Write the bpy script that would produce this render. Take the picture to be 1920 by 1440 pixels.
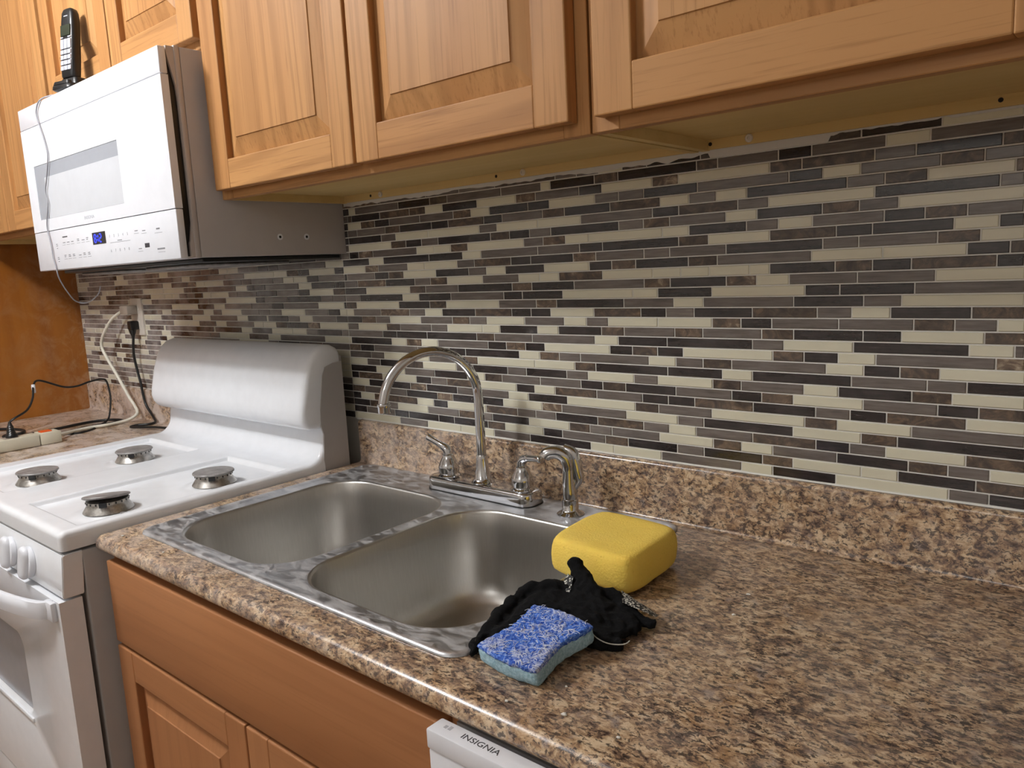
import bpy, bmesh, math, random
from mathutils import Vector, Matrix, noise
R = math.radians
random.seed(7)
for o in list(bpy.data.objects): bpy.data.objects.remove(o)
S = bpy.context.scene
COL = S.collection

# ------------------------------------------------------------------ camera, light, exposure
def aim_camera():
    yaw, pitch, roll = -0.71004, -0.15246, -0.05091
    f = Vector((math.sin(yaw)*math.cos(pitch), math.cos(yaw)*math.cos(pitch), math.sin(pitch)))
    r = Vector((math.cos(yaw), -math.sin(yaw), 0)); u = r.cross(f)
    r2 = math.cos(roll)*r+math.sin(roll)*u; u2 = -math.sin(roll)*r+math.cos(roll)*u
    cd = bpy.data.cameras.new('camera'); cam = bpy.data.objects.new('camera', cd); COL.objects.link(cam)
    M = Matrix((r2, u2, -f)).transposed().to_4x4(); M.translation = Vector((1.49588, -1.17372, 1.37079))
    cam.matrix_world = M
    cd.sensor_width = 36; cd.sensor_fit = 'HORIZONTAL'; cd.lens = 36*1444.0/1920
    cd.clip_start = .02; S.camera = cam
aim_camera()
W = bpy.data.worlds.new('world'); S.world = W; W.use_nodes = True
W.node_tree.nodes['Background'].inputs[0].default_value = (1, .97, .93, 1)
W.node_tree.nodes['Background'].inputs[1].default_value = .12
S.view_settings.view_transform = 'Standard'; S.view_settings.look = 'None'
S.view_settings.gamma = 1; S.view_settings.use_curve_mapping = False
S.view_settings.exposure = 0.0
LAMP = (-.44, -1.33, 2.40)                       # three bulbs of the ceiling fixture
def point_light(x, y, z, watt, size=.045):
    ld = bpy.data.lights.new('bulb_or_fill_light', 'POINT'); ld.energy = watt; ld.shadow_soft_size = size
    ld.color = (.975, .985, 1)
    o = bpy.data.objects.new('bulb_or_fill_light', ld); COL.objects.link(o); o.location = (x, y, z)
for dx, dy in ((-.09, -.05), (.09, -.05), (0, .1)):
    point_light(LAMP[0]+dx, LAMP[1]+dy, LAMP[2], 25)
point_light(.9, -2.9, 2.22, 17, .16)                  # unseen fill light, added to lift the shade on tiles and steel

# ------------------------------------------------------------------ material helpers
def lin(c):
    return tuple(((v/255)/12.92 if v/255 <= .04045 else ((v/255+.055)/1.055)**2.4) for v in c)+(1,)
class NT:
    def __init__(s, name):
        s.m = bpy.data.materials.new(name); s.m.use_nodes = True; s.t = s.m.node_tree
        s.b = s.t.nodes['Principled BSDF']; s.out = s.t.nodes['Material Output']
    def n(s, ty, ins=None, **kw):
        nd = s.t.nodes.new(ty)
        for k, v in kw.items(): setattr(nd, k, v)
        for k, v in (ins or {}).items(): s.put(nd.inputs[k], v)
        return nd
    def put(s, sock, v):
        if hasattr(v, 'is_output'): s.t.links.new(v, sock)
        elif hasattr(v, 'outputs'): s.t.links.new(v.outputs[0], sock)
        else: sock.default_value = v
    def set(s, **kw):
        for k, v in kw.items(): s.put(s.b.inputs[k.replace('_', ' ')], v)
    def coord(s, kind='Object', scale=(1, 1, 1), rand=0, rot=(0, 0, 0)):
        if kind == 'Position': c = s.n('ShaderNodeNewGeometry').outputs['Position']
        else: c = s.n('ShaderNodeTexCoord').outputs[kind]
        if rand:
            r = s.n('ShaderNodeObjectInfo').outputs['Random']
            k = s.n('ShaderNodeVectorMath', {0: r, 1: (rand, rand*.7, rand*1.3)}, operation='MULTIPLY')
            c = s.n('ShaderNodeVectorMath', {0: c, 1: k}, operation='ADD').outputs[0]
        return s.n('ShaderNodeMapping', {'Vector': c, 'Scale': scale, 'Rotation': rot}).outputs[0]
    def noise(s, vec, scale, detail=4, rough=.55, dist=0):
        return s.n('ShaderNodeTexNoise', {'Vector': vec, 'Scale': scale, 'Detail': detail, 'Roughness': rough, 'Distortion': dist}).outputs[0]
    def ramp(s, fac, *stops):
        r = s.n('ShaderNodeValToRGB', {'Fac': fac}); e = r.color_ramp.elements
        while len(e) < len(stops): e.new(.5)
        for el, (p, c) in zip(e, stops):
            el.position = p; el.color = c if len(c) == 4 else lin(c)
        return r.outputs[0]
    def mix(s, fac, a, b, mode='MIX'):
        m = s.n('ShaderNodeMix', data_type='RGBA', blend_type=mode)
        s.put(m.inputs[0], fac); s.put(m.inputs[6], a); s.put(m.inputs[7], b); return m.outputs[2]
    def math(s, op, a, b=0.0, c=0.0):
        m = s.n('ShaderNodeMath', operation=op); s.put(m.inputs[0], a); s.put(m.inputs[1], b); s.put(m.inputs[2], c); return m.outputs[0]
    def bump(s, h, strength=.2, dist=.002):
        s.set(Normal=s.n('ShaderNodeBump', {'Height': h, 'Strength': strength, 'Distance': dist}).outputs[0])
BW = lambda p, q: ((p, (0, 0, 0, 1)), (q, (1, 1, 1, 1)))
def plain(name, c, rough=.5, metal=0, **kw):
    t = NT(name)
    v = t.noise(t.coord(scale=(9, 9, 9)), 3, 3)
    a, b = lin(c), lin([x*.95 for x in c])
    t.set(Base_Color=t.mix(v, a, b), Roughness=rough, Metallic=metal, **kw); return t.m

def wood(name, axis, light, mid, dark, strength=1.0, rough=.5):
    t = NT(name)
    al = {'x': (.05, 1, 1), 'z': (1, 1, .05), 'y': (1, .05, 1)}[axis]
    v = t.coord(scale=al, rand=3.1)
    big = t.noise(v, 7, 3, .5, .6)
    rn = t.noise(v, 4.2, 3, .5, .45)
    wv = t.math('MULTIPLY_ADD', t.math('SINE', t.math('MULTIPLY', rn, 95.0)), .5, .5)
    fine = t.noise(t.coord(scale=tuple(a*.55 if a < 1 else 1 for a in al), rand=2.3), 210, 3, .65)
    c = t.ramp(big, (.3, light), (.72, mid))
    c = t.mix(t.math('MULTIPLY', t.ramp(wv, *BW(.5, 1.0)), .34*strength), c, lin(dark))
    c = t.mix(t.math('MULTIPLY', t.ramp(fine, *BW(.53, .72)), .5*strength), c, lin(dark))
    t.set(Base_Color=c, Roughness=rough, Specular_IOR_Level=.22)
    t.bump(fine, .06, .0006); return t.m

def laminate(name, haze):
    t = NT(name)
    p = t.coord('Position')
    w1 = t.noise(p, 14, 3, .6)
    warp = t.n('ShaderNodeVectorMath', {0: p, 1: t.n('ShaderNodeVectorMath', {0: t.n('ShaderNodeTexNoise', {'Vector': p, 'Scale': 30.0, 'Detail': 3.0}).outputs['Color'], 1: (.007, .007, .007)}, operation='MULTIPLY').outputs[0]}, operation='ADD').outputs[0]
    st = t.n('ShaderNodeMapping', {'Vector': warp, 'Scale': (.75, 1.25, 1.1), 'Rotation': (0, 0, .35)}).outputs[0]
    a = t.noise(st, 78, 8, .74, .5)
    b = t.noise(st, 165, 6, .7, .4)
    cl = t.noise(p, 8, 4, .6)
    amb = t.noise(t.coord('Position', (1.1, .8, 1), rot=(0, 0, 1.1)), 19, 4, .62)
    c = t.ramp(a, (.375, (66, 49, 43)), (.445, (126, 99, 79)), (.505, (174, 143, 109)), (.595, (212, 189, 157)))
    c = t.mix(t.math('MULTIPLY', t.ramp(amb, *BW(.55, .68)), .5), c, lin((168, 128, 84)))
    c = t.mix(t.math('MULTIPLY', t.ramp(cl, *BW(.5, .68)), .35), c, lin((118, 94, 82)))
    gr = t.noise(t.coord('Position', (1, 1, 1), rot=(.3, .2, .8)), 45, 4, .6)
    c = t.mix(t.math('MULTIPLY', t.ramp(gr, *BW(.58, .68)), .5), c, lin((158, 148, 142)))
    fl = t.math('ADD', t.math('MULTIPLY', cl, .14), b)
    c = t.mix(t.math('MULTIPLY', t.ramp(fl, *BW(.595, .64)), .9), c, lin((46, 36, 34)))
    xx = t.n('ShaderNodeSeparateXYZ', {0: p}).outputs[0]
    if haze < .5: haze = t.n('ShaderNodeMapRange', {0: xx, 1: .75, 2: .05, 3: haze, 4: .5}).outputs[0]      # dustier beside the sink's left end
    if haze:
        h = t.noise(p, 17, 5, .62, .8)
        c = t.mix(t.math('MULTIPLY', t.ramp(h, *BW(.40, .60)), haze), c, lin((205, 190, 180)))
    t.set(Base_Color=c, Roughness=t.math('MULTIPLY_ADD', a, .2, .2), Coat_Weight=.3, Coat_Roughness=.16)
    t.bump(b, .05, .0006); return t.m

def steel(name, rough, haze, axis, tint=(186, 186, 187)):
    t = NT(name)
    sc = {'x': (.02, 1, 1), 'z': (1, 1, .03), 'y': (1, .02, 1)}[axis]
    br = t.noise(t.coord(scale=sc), 420, 3, .6)
    cl = t.noise(t.coord('Position', (1, 2.2, 1), rot=(0, 0, .5)), 26, 6, .7, .8)
    t.set(Base_Color=t.mix(t.math('MULTIPLY', br, .35), lin(tint), lin([v*.75 for v in tint])), Metallic=1.0,
          Roughness=t.math('MULTIPLY_ADD', br, .14, rough))
    t.bump(br, .03, .0004)
    if haze:
        d = t.n('ShaderNodeBsdfDiffuse', {'Color': lin((206, 205, 206))})
        f = t.math('MULTIPLY', t.ramp(cl, *BW(.44, .60)), haze)
        f = t.math('ADD', f, t.math('MULTIPLY', t.ramp(t.noise(t.coord('Position', (1, 3, 1)), 40, 4, .7), *BW(.6, .68)), haze*.8))
        mx = t.n('ShaderNodeMixShader', {0: f, 1: t.b.outputs[0], 2: d}); t.put(t.out.inputs[0], mx)
    return t.m

def tile_mat(name, kind):
    t = NT(name)
    isl = t.n('ShaderNodeNewGeometry').outputs['Random Per Island']
    p0 = t.n('ShaderNodeNewGeometry').outputs['Position']
    off = t.n('ShaderNodeCombineXYZ', {0: t.math('MULTIPLY', isl, 13.0), 2: t.math('MULTIPLY', isl, 7.0)}).outputs[0]
    p = t.n('ShaderNodeVectorMath', {0: p0, 1: off}, operation='ADD').outputs[0]
    def stretch(s): return t.n('ShaderNodeMapping', {'Vector': p, 'Scale': s}).outputs[0]
    if kind == 'C':
        c = t.mix(t.noise(stretch((1, 1, 6)), 14, 3), lin((222, 218, 196)), lin((206, 201, 178))); t.set(Roughness=.2)
    elif kind == 'G':
        s = t.noise(stretch((1, 1, 9)), 24, 4, .6)
        c = t.ramp(t.math('MULTIPLY_ADD', isl, .25, t.math('MULTIPLY', s, .75)), (.3, (84, 76, 72)), (.65, (118, 109, 102)), (.8, (140, 132, 124))); t.set(Roughness=.2)
    elif kind == 'D':
        s = t.noise(stretch((1, 1, 11)), 26, 5, .65)
        c = t.ramp(s, (.35, (20, 15, 15)), (.62, (44, 34, 34)), (.78, (84, 76, 76))); t.set(Roughness=.16)
    else:
        s = t.noise(stretch((1, 1, 1.3)), 38, 6, .68, 1.2)
        c = t.ramp(t.math('MULTIPLY_ADD', isl, .16, t.math('MULTIPLY', s, .88)), (.3, (44, 36, 33)), (.5, (84, 71, 61)), (.62, (114, 95, 78)), (.76, (178, 162, 140))); t.set(Roughness=.25)
    hz = t.noise(t.n('ShaderNodeMapping', {'Vector': p0, 'Scale': (1, 1, 1.4)}).outputs[0], 9, 5, .65)
    x = t.n('ShaderNodeSeparateXYZ', {0: p0}).outputs[0]
    left = t.n('ShaderNodeMapRange', {0: x, 1: .1, 2: -1.1, 3: .1, 4: 1.0}).outputs[0]
    f = t.math('MULTIPLY', t.math('MULTIPLY', t.ramp(hz, *BW(.38, .66)), left), .62)
    t.set(Base_Color=t.mix(f, c, lin((188, 183, 182))), Coat_Weight=.0 if kind == 'M' else .35, Coat_Roughness=.08)
    return t.m

M = {}
M['oak_v'] = wood('oak_upright_grain', 'z', (188, 141, 90), (172, 123, 75), (126, 82, 46))
M['oak_h'] = wood('oak_level_grain', 'x', (187, 140, 89), (171, 122, 74), (126, 82, 46))
M['maple_h'] = wood('maple_level_grain', 'x', (172, 120, 80), (158, 106, 68), (122, 76, 46), .4)
M['maple_v'] = wood('maple_upright_grain', 'z', (172, 120, 80), (158, 106, 68), (122, 76, 46), .4)
M['ply'] = wood('raw_plywood', 'x', (214, 186, 128), (204, 174, 112), (180, 146, 88), .3, .6)
M['dark_gap'] = plain('dark_gap', (28, 20, 15), .8)
M['laminate'] = laminate('stone_print_laminate', .12)
M['laminate_hazy'] = laminate('stone_print_laminate_with_grout_haze', .95)
M['steel_deck'] = steel('hazy_sink_steel', .3, .52, 'x', (186, 187, 190))
M['steel_bowl'] = steel('brushed_bowl_steel', .31, 0, 'z', (206, 204, 200))
M['chrome'] = plain('chrome', (214, 215, 218), .07, 1)
M['enamel'] = plain('white_enamel', (234, 236, 240), .16, 0, Specular_IOR_Level=.28)
M['white_plastic'] = plain('white_plastic', (228, 230, 236), .28)
M['side_paint'] = plain('grey_side_paint', (172, 167, 164), .4)
M['mw_side'] = plain('grey_painted_sheet', (188, 181, 178), .42)
M['black'] = plain('black_plastic', (14, 14, 16), .35)
M['black_gloss'] = plain('black_gloss', (8, 8, 14), .1)
M['rubber'] = plain('black_cord_rubber', (20, 19, 19), .45)
M['cream_cord'] = plain('cream_cord_rubber', (226, 222, 208), .45)
M['grey_cord'] = plain('grey_cord_rubber', (158, 158, 164), .45)
M['beige'] = plain('beige_plastic', (206, 200, 180), .45)
M['taupe'] = plain('taupe_plastic', (168, 156, 144), .45)
M['orange'] = plain('orange_switch_plastic', (226, 92, 38), .3)
M['plate'] = plain('outlet_plate_plastic', (214, 206, 196), .4)
M['grey_print'] = plain('grey_print', (120, 122, 128), .5)
M['pale_print'] = plain('pale_grey_print', (176, 178, 186), .5)
M['dark_print'] = plain('dark_print', (52, 52, 58), .5)
M['paint'] = plain('cream_wall_paint', (228, 224, 216), .7)
M['ceil'] = plain('ceiling_paint', (236, 234, 230), .8)
M['floor'] = wood('floor_vinyl', 'y', (150, 118, 86), (128, 98, 70), (90, 66, 46), .6, .4)
M['grout'] = plain('grout', (226, 224, 217), .85)
M['caulk'] = plain('grey_caulk', (214, 211, 206), .6)
M['window_tint'] = plain('tinted_white_glass', (160, 164, 172), .18)
M['screen'] = plain('pale_screen', (206, 209, 215), .2)
M['keypad'] = plain('silver_keys', (196, 198, 210), .35)
M['lcd'] = plain('dark_green_lcd', (44, 50, 38), .2)
for k in 'CGDM': M['tile_'+k] = tile_mat({'C': 'cream_glass', 'G': 'taupe_glass', 'D': 'espresso_glass', 'M': 'brown_marble'}[k], k)
def special():
    t = NT('burner_alloy'); p = t.coord(); a = t.noise(p, 60, 5, .6)
    t.set(Base_Color=t.ramp(a, (.35, (140, 136, 130)), (.7, (206, 203, 198))), Metallic=.85, Roughness=.34); M['alloy'] = t.m
    t = NT('burner_cap_metal'); p = t.coord(); a = t.noise(p, 45, 5, .65)
    t.set(Base_Color=t.ramp(a, (.3, (96, 92, 90)), (.7, (146, 142, 140))), Metallic=.0, Roughness=.45); M['cap'] = t.m
    t = NT('yellow_foam'); p = t.coord(); v = t.n('ShaderNodeTexVoronoi', {'Vector': p, 'Scale': 330.0}).outputs[0]
    a = t.noise(p, 260, 3, .6); dk = t.noise(p, 240, 2, .5)
    c = t.mix(t.noise(p, 12, 3), lin((250, 218, 108)), lin((246, 206, 84)))
    c = t.mix(t.math('MULTIPLY', t.ramp(dk, *BW(.68, .73)), .35), c, lin((190, 144, 40)))
    t.set(Base_Color=c, Roughness=.9, Subsurface_Weight=.12, Subsurface_Radius=(.01, .006, .002)); t.bump(t.math('ADD', a, v), .35, .0012); M['foam'] = t.m
    t = NT('pale_blue_cellulose'); p = t.coord(); a = t.noise(p, 300, 3, .7)
    t.set(Base_Color=t.ramp(a, (.35, (134, 170, 186)), (.65, (178, 208, 220))), Roughness=.95); t.bump(a, .6, .0015); M['cellulose'] = t.m
    t = NT('blue_scouring_fibre'); p = t.coord(); a = t.noise(p, 150, 4, .62, 2.2); b = t.noise(p, 26, 3, .6)
    c = t.ramp(a, (.36, (24, 62, 160)), (.5, (58, 108, 206)), (.62, (120, 158, 226)), (.74, (226, 230, 240)))
    c = t.mix(t.math('MULTIPLY', t.ramp(t.math('ADD', t.math('MULTIPLY', a, .6), t.math('MULTIPLY', b, .6)), *BW(.6, .72)), .7), c, lin((222, 224, 232)))
    t.set(Base_Color=c, Roughness=.85); t.bump(a, .8, .002); M['scour'] = t.m
    t = NT('white_fibre'); t.set(Base_Color=lin((226, 230, 240)), Roughness=.8); M['fibre'] = t.m
    t = NT('black_knit'); p = t.coord(); a = t.noise(t.coord(scale=(1, 1, 3)), 420, 3, .6)
    t.set(Base_Color=t.ramp(a, (.3, (5, 5, 6)), (.75, (16, 16, 18))), Roughness=.95, Specular_IOR_Level=.2); t.bump(a, .5, .001); M['knit'] = t.m
    t = NT('white_gripper_dots'); p = t.coord(); v = t.n('ShaderNodeTexVoronoi', {'Vector': p, 'Scale': 300.0}).outputs[0]
    t.set(Base_Color=t.ramp(v, (.36, (205, 203, 192)), (.46, (24, 24, 24))), Roughness=.7); M['dots'] = t.m
    t = NT('seam_thread'); t.set(Base_Color=lin((190, 188, 178)), Roughness=.8); M['thread'] = t.m
    t = NT('blue_digits'); t.set(Base_Color=(.02, .03, .4, 1), Emission_Color=(.03, .05, 1, 1), Emission_Strength=2.2); M['digit'] = t.m
    t = NT('stained_brown_panel'); v = t.coord(scale=(1, 1, .12)); g = t.noise(v, 14, 4, .6)
    c = t.ramp(g, (.3, (150, 92, 30)), (.7, (128, 74, 22)))
    p = t.coord('Position'); y = t.n('ShaderNodeSeparateXYZ', {0: p}); h = t.noise(p, 15, 6, .7, .6)
    near = t.n('ShaderNodeMapRange', {0: y.outputs[1], 1: -.2, 2: 0.0, 3: .12, 4: .6}).outputs[0]
    c = t.mix(t.math('MULTIPLY', t.ramp(h, *BW(.46, .72)), near), c, lin((178, 150, 126)))
    t.set(Base_Color=c, Roughness=.32); M['panel'] = t.m
special()

# ------------------------------------------------------------------ geometry helpers
ORG = {}
def bm_new(): return bmesh.new()
def finish(name, bm, mat, parent=None, smooth=True, angle=40, origin=None, kind=None, label=None):
    """link a bmesh holding world coordinates as one object under parent"""
    me = bpy.data.meshes.new(name)
    org = Vector(origin) if origin is not None else (ORG[parent.name].copy() if parent else Vector((0, 0, 0)))
    if parent is not None: org = ORG[parent.name].copy()
    bmesh.ops.translate(bm, verts=bm.verts, vec=-org)
    bmesh.ops.recalc_face_normals(bm, faces=bm.faces)
    bm.to_mesh(me); bm.free()
    for m in (mat if isinstance(mat, (list, tuple)) else [mat]): me.materials.append(m)
    o = bpy.data.objects.new(name, me); COL.objects.link(o)
    if parent is None: o.location = org
    else: o.parent = parent
    ORG[o.name] = org
    if smooth:
        for p in me.polygons: p.use_smooth = True
        try: me.set_sharp_from_angle(angle=R(angle))
        except Exception: pass
    if kind: o['kind'] = kind
    if label: o['label'] = label
    return o
def thing(name, loc, label, cat, group=None):
    o = bpy.data.objects.new(name, None); COL.objects.link(o); o.location = loc; o.empty_display_size = .05
    ORG[o.name] = Vector(loc); o['label'] = label; o['category'] = cat
    if group: o['group'] = group
    return o
def tag(o, label, cat, group=None):
    o['label'] = label; o['category'] = cat
    if group: o['group'] = group
    return o
def box(bm, x0, x1, y0, y1, z0, z1, bev=0, seg=2, mi=0):
    vs = [bm.verts.new((x, y, z)) for x in (x0, x1) for y in (y0, y1) for z in (z0, z1)]
    F = [(0, 1, 3, 2), (4, 6, 7, 5), (0, 4, 5, 1), (2, 3, 7, 6), (0, 2, 6, 4), (1, 5, 7, 3)]
    fs = [bm.faces.new([vs[i] for i in f]) for f in F]
    for f in fs: f.material_index = mi
    bmesh.ops.recalc_face_normals(bm, faces=fs)
    if bev:
        es = list({e for f in fs for e in f.edges})
        bmesh.ops.bevel(bm, geom=es, offset=bev, segments=seg, profile=.5, affect='EDGES')
    return bm
def B(x0, x1, y0, y1, z0, z1, bev=0, seg=2): return box(bmesh.new(), x0, x1, y0, y1, z0, z1, bev, seg)
def loft(bm, loops, close=True, cap0=False, cap1=False, mi=0):
    rings = [[bm.verts.new(p) for p in l] for l in loops]
    n = len(rings[0])
    for a, b in zip(rings[:-1], rings[1:]):
        for i in range(n if close else n-1):
            j = (i+1) % n
            f = bm.faces.new((a[i], a[j], b[j], b[i])); f.material_index = mi
    if cap0: bm.faces.new(rings[0][::-1]).material_index = mi
    if cap1: bm.faces.new(rings[-1]).material_index = mi
    return rings
def lathe(bm, prof, c, n=32, axis='z', tilt=None):
    loops = []
    for r, h in prof:
        l = []
        for i in range(n):
            a = 2*math.pi*i/n
            p = {'z': (r*math.cos(a), r*math.sin(a), h), 'y': (r*math.cos(a), h, r*math.sin(a)), 'x': (h, r*math.cos(a), r*math.sin(a))}[axis]
            p = Vector(p)
            if tilt: p = tilt @ p
            l.append(p+Vector(c))
        loops.append(l)
    loft(bm, loops, True, prof[0][0] > 1e-5, prof[-1][0] > 1e-5); return bm
def spline(pts, n=8):
    P = [Vector(p[:3]) for p in pts]; rr = [p[3] if len(p) > 3 else None for p in pts]
    out = []
    for i in range(len(P)-1):
        p0, p1, p2, p3 = P[max(i-1, 0)], P[i], P[i+1], P[min(i+2, len(P)-1)]
        for k in range(n):
            t = k/n
            q = .5*((2*p1)+(p2-p0)*t+(2*p0-5*p1+4*p2-p3)*t*t+(3*p1-p0-3*p2+p3)*t**3)
            r = None if rr[i] is None else rr[i]*(1-t)+rr[i+1]*t
            out.append((q, r))
    out.append((P[-1], rr[-1])); return out
def tube(bm, pts, rad=.003, n=10, sub=8, flat=1.0, cap=True):
    sp = spline(pts, sub) if sub > 0 else [(Vector(p[:3]), p[3] if len(p) > 3 else None) for p in pts]
    up = None; loops = []
    for i, (p, r) in enumerate(sp):
        d = (sp[min(i+1, len(sp)-1)][0]-sp[max(i-1, 0)][0]).normalized()
        if up is None:
            up = Vector((0, 0, 1)) if abs(d.z) < .9 else Vector((0, 1, 0))
        s = d.cross(up).normalized(); up = s.cross(d).normalized()
        rr = rad if r is None else r
        loops.append([p+s*rr*math.cos(2*math.pi*k/n)+up*rr*flat*math.sin(2*math.pi*k/n) for k in range(n)])
    loft(bm, loops, True, cap, cap); return bm
def rrect(x0, x1, y0, y1, r, z, n=8):
    out = []
    for cx, cy, a0 in ((x1-r, y1-r, 0), (x0+r, y1-r, 90), (x0+r, y0+r, 180), (x1-r, y0+r, 270)):
        for i in range(n+1):
            a = R(a0+90*i/n); out.append((cx+r*math.cos(a), cy+r*math.sin(a), z))
    return out
def lettering(txt, size, mat, parent, M4, name='lettering', extrude=.00015, align='LEFT', scale_x=1.0):
    cu = bpy.data.curves.new('t', 'FONT'); cu.body = txt; cu.size = size; cu.extrude = extrude; cu.align_x = align
    cu.resolution_u = 3
    to = bpy.data.objects.new('t', cu); COL.objects.link(to)
    dg = bpy.context.evaluated_depsgraph_get(); me = bpy.data.meshes.new_from_object(to.evaluated_get(dg))
    bm = bmesh.new(); bm.from_mesh(me); bpy.data.objects.remove(to); bpy.data.curves.remove(cu)
    bm.transform(M4 @ Matrix.Diagonal((scale_x, 1, 1, 1)))
    return finish(name, bm, mat, parent, smooth=False)
def front_mat(x, y, z):           # text standing upright in the xz plane facing -y
    return Matrix.Translation((x, y, z)) @ Matrix.Rotation(R(90), 4, 'X')

# ------------------------------------------------------------------ room shell
ZC, ZTOP = 1.533, 2.295          # underside and top of the upper cabinets
XP = -1.6255                     # face of the tall cabinet's side panel
def structure(name, bm, mat): return finish(name, bm, mat, None, smooth=False, kind='structure')
wall = structure('wall_back', B(-3.0, 3.0, 0, .1, 0, 2.52), M['paint'])
structure('wall_left', B(-3.0, -2.9, -3.6, 0, 0, 2.52), M['paint'])
structure('wall_right', B(2.9, 3.0, -3.6, 0, 0, 2.52), M['paint'])
structure('wall_front', B(-3.0, 3.0, -3.7, -3.6, 0, 2.52), M['paint'])
structure('floor', B(-3.0, 3.0, -3.7, .1, -.05, 0), M['floor'])
structure('ceiling', B(-3.0, 3.0, -3.7, .1, 2.52, 2.58), M['ceil'])

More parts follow.
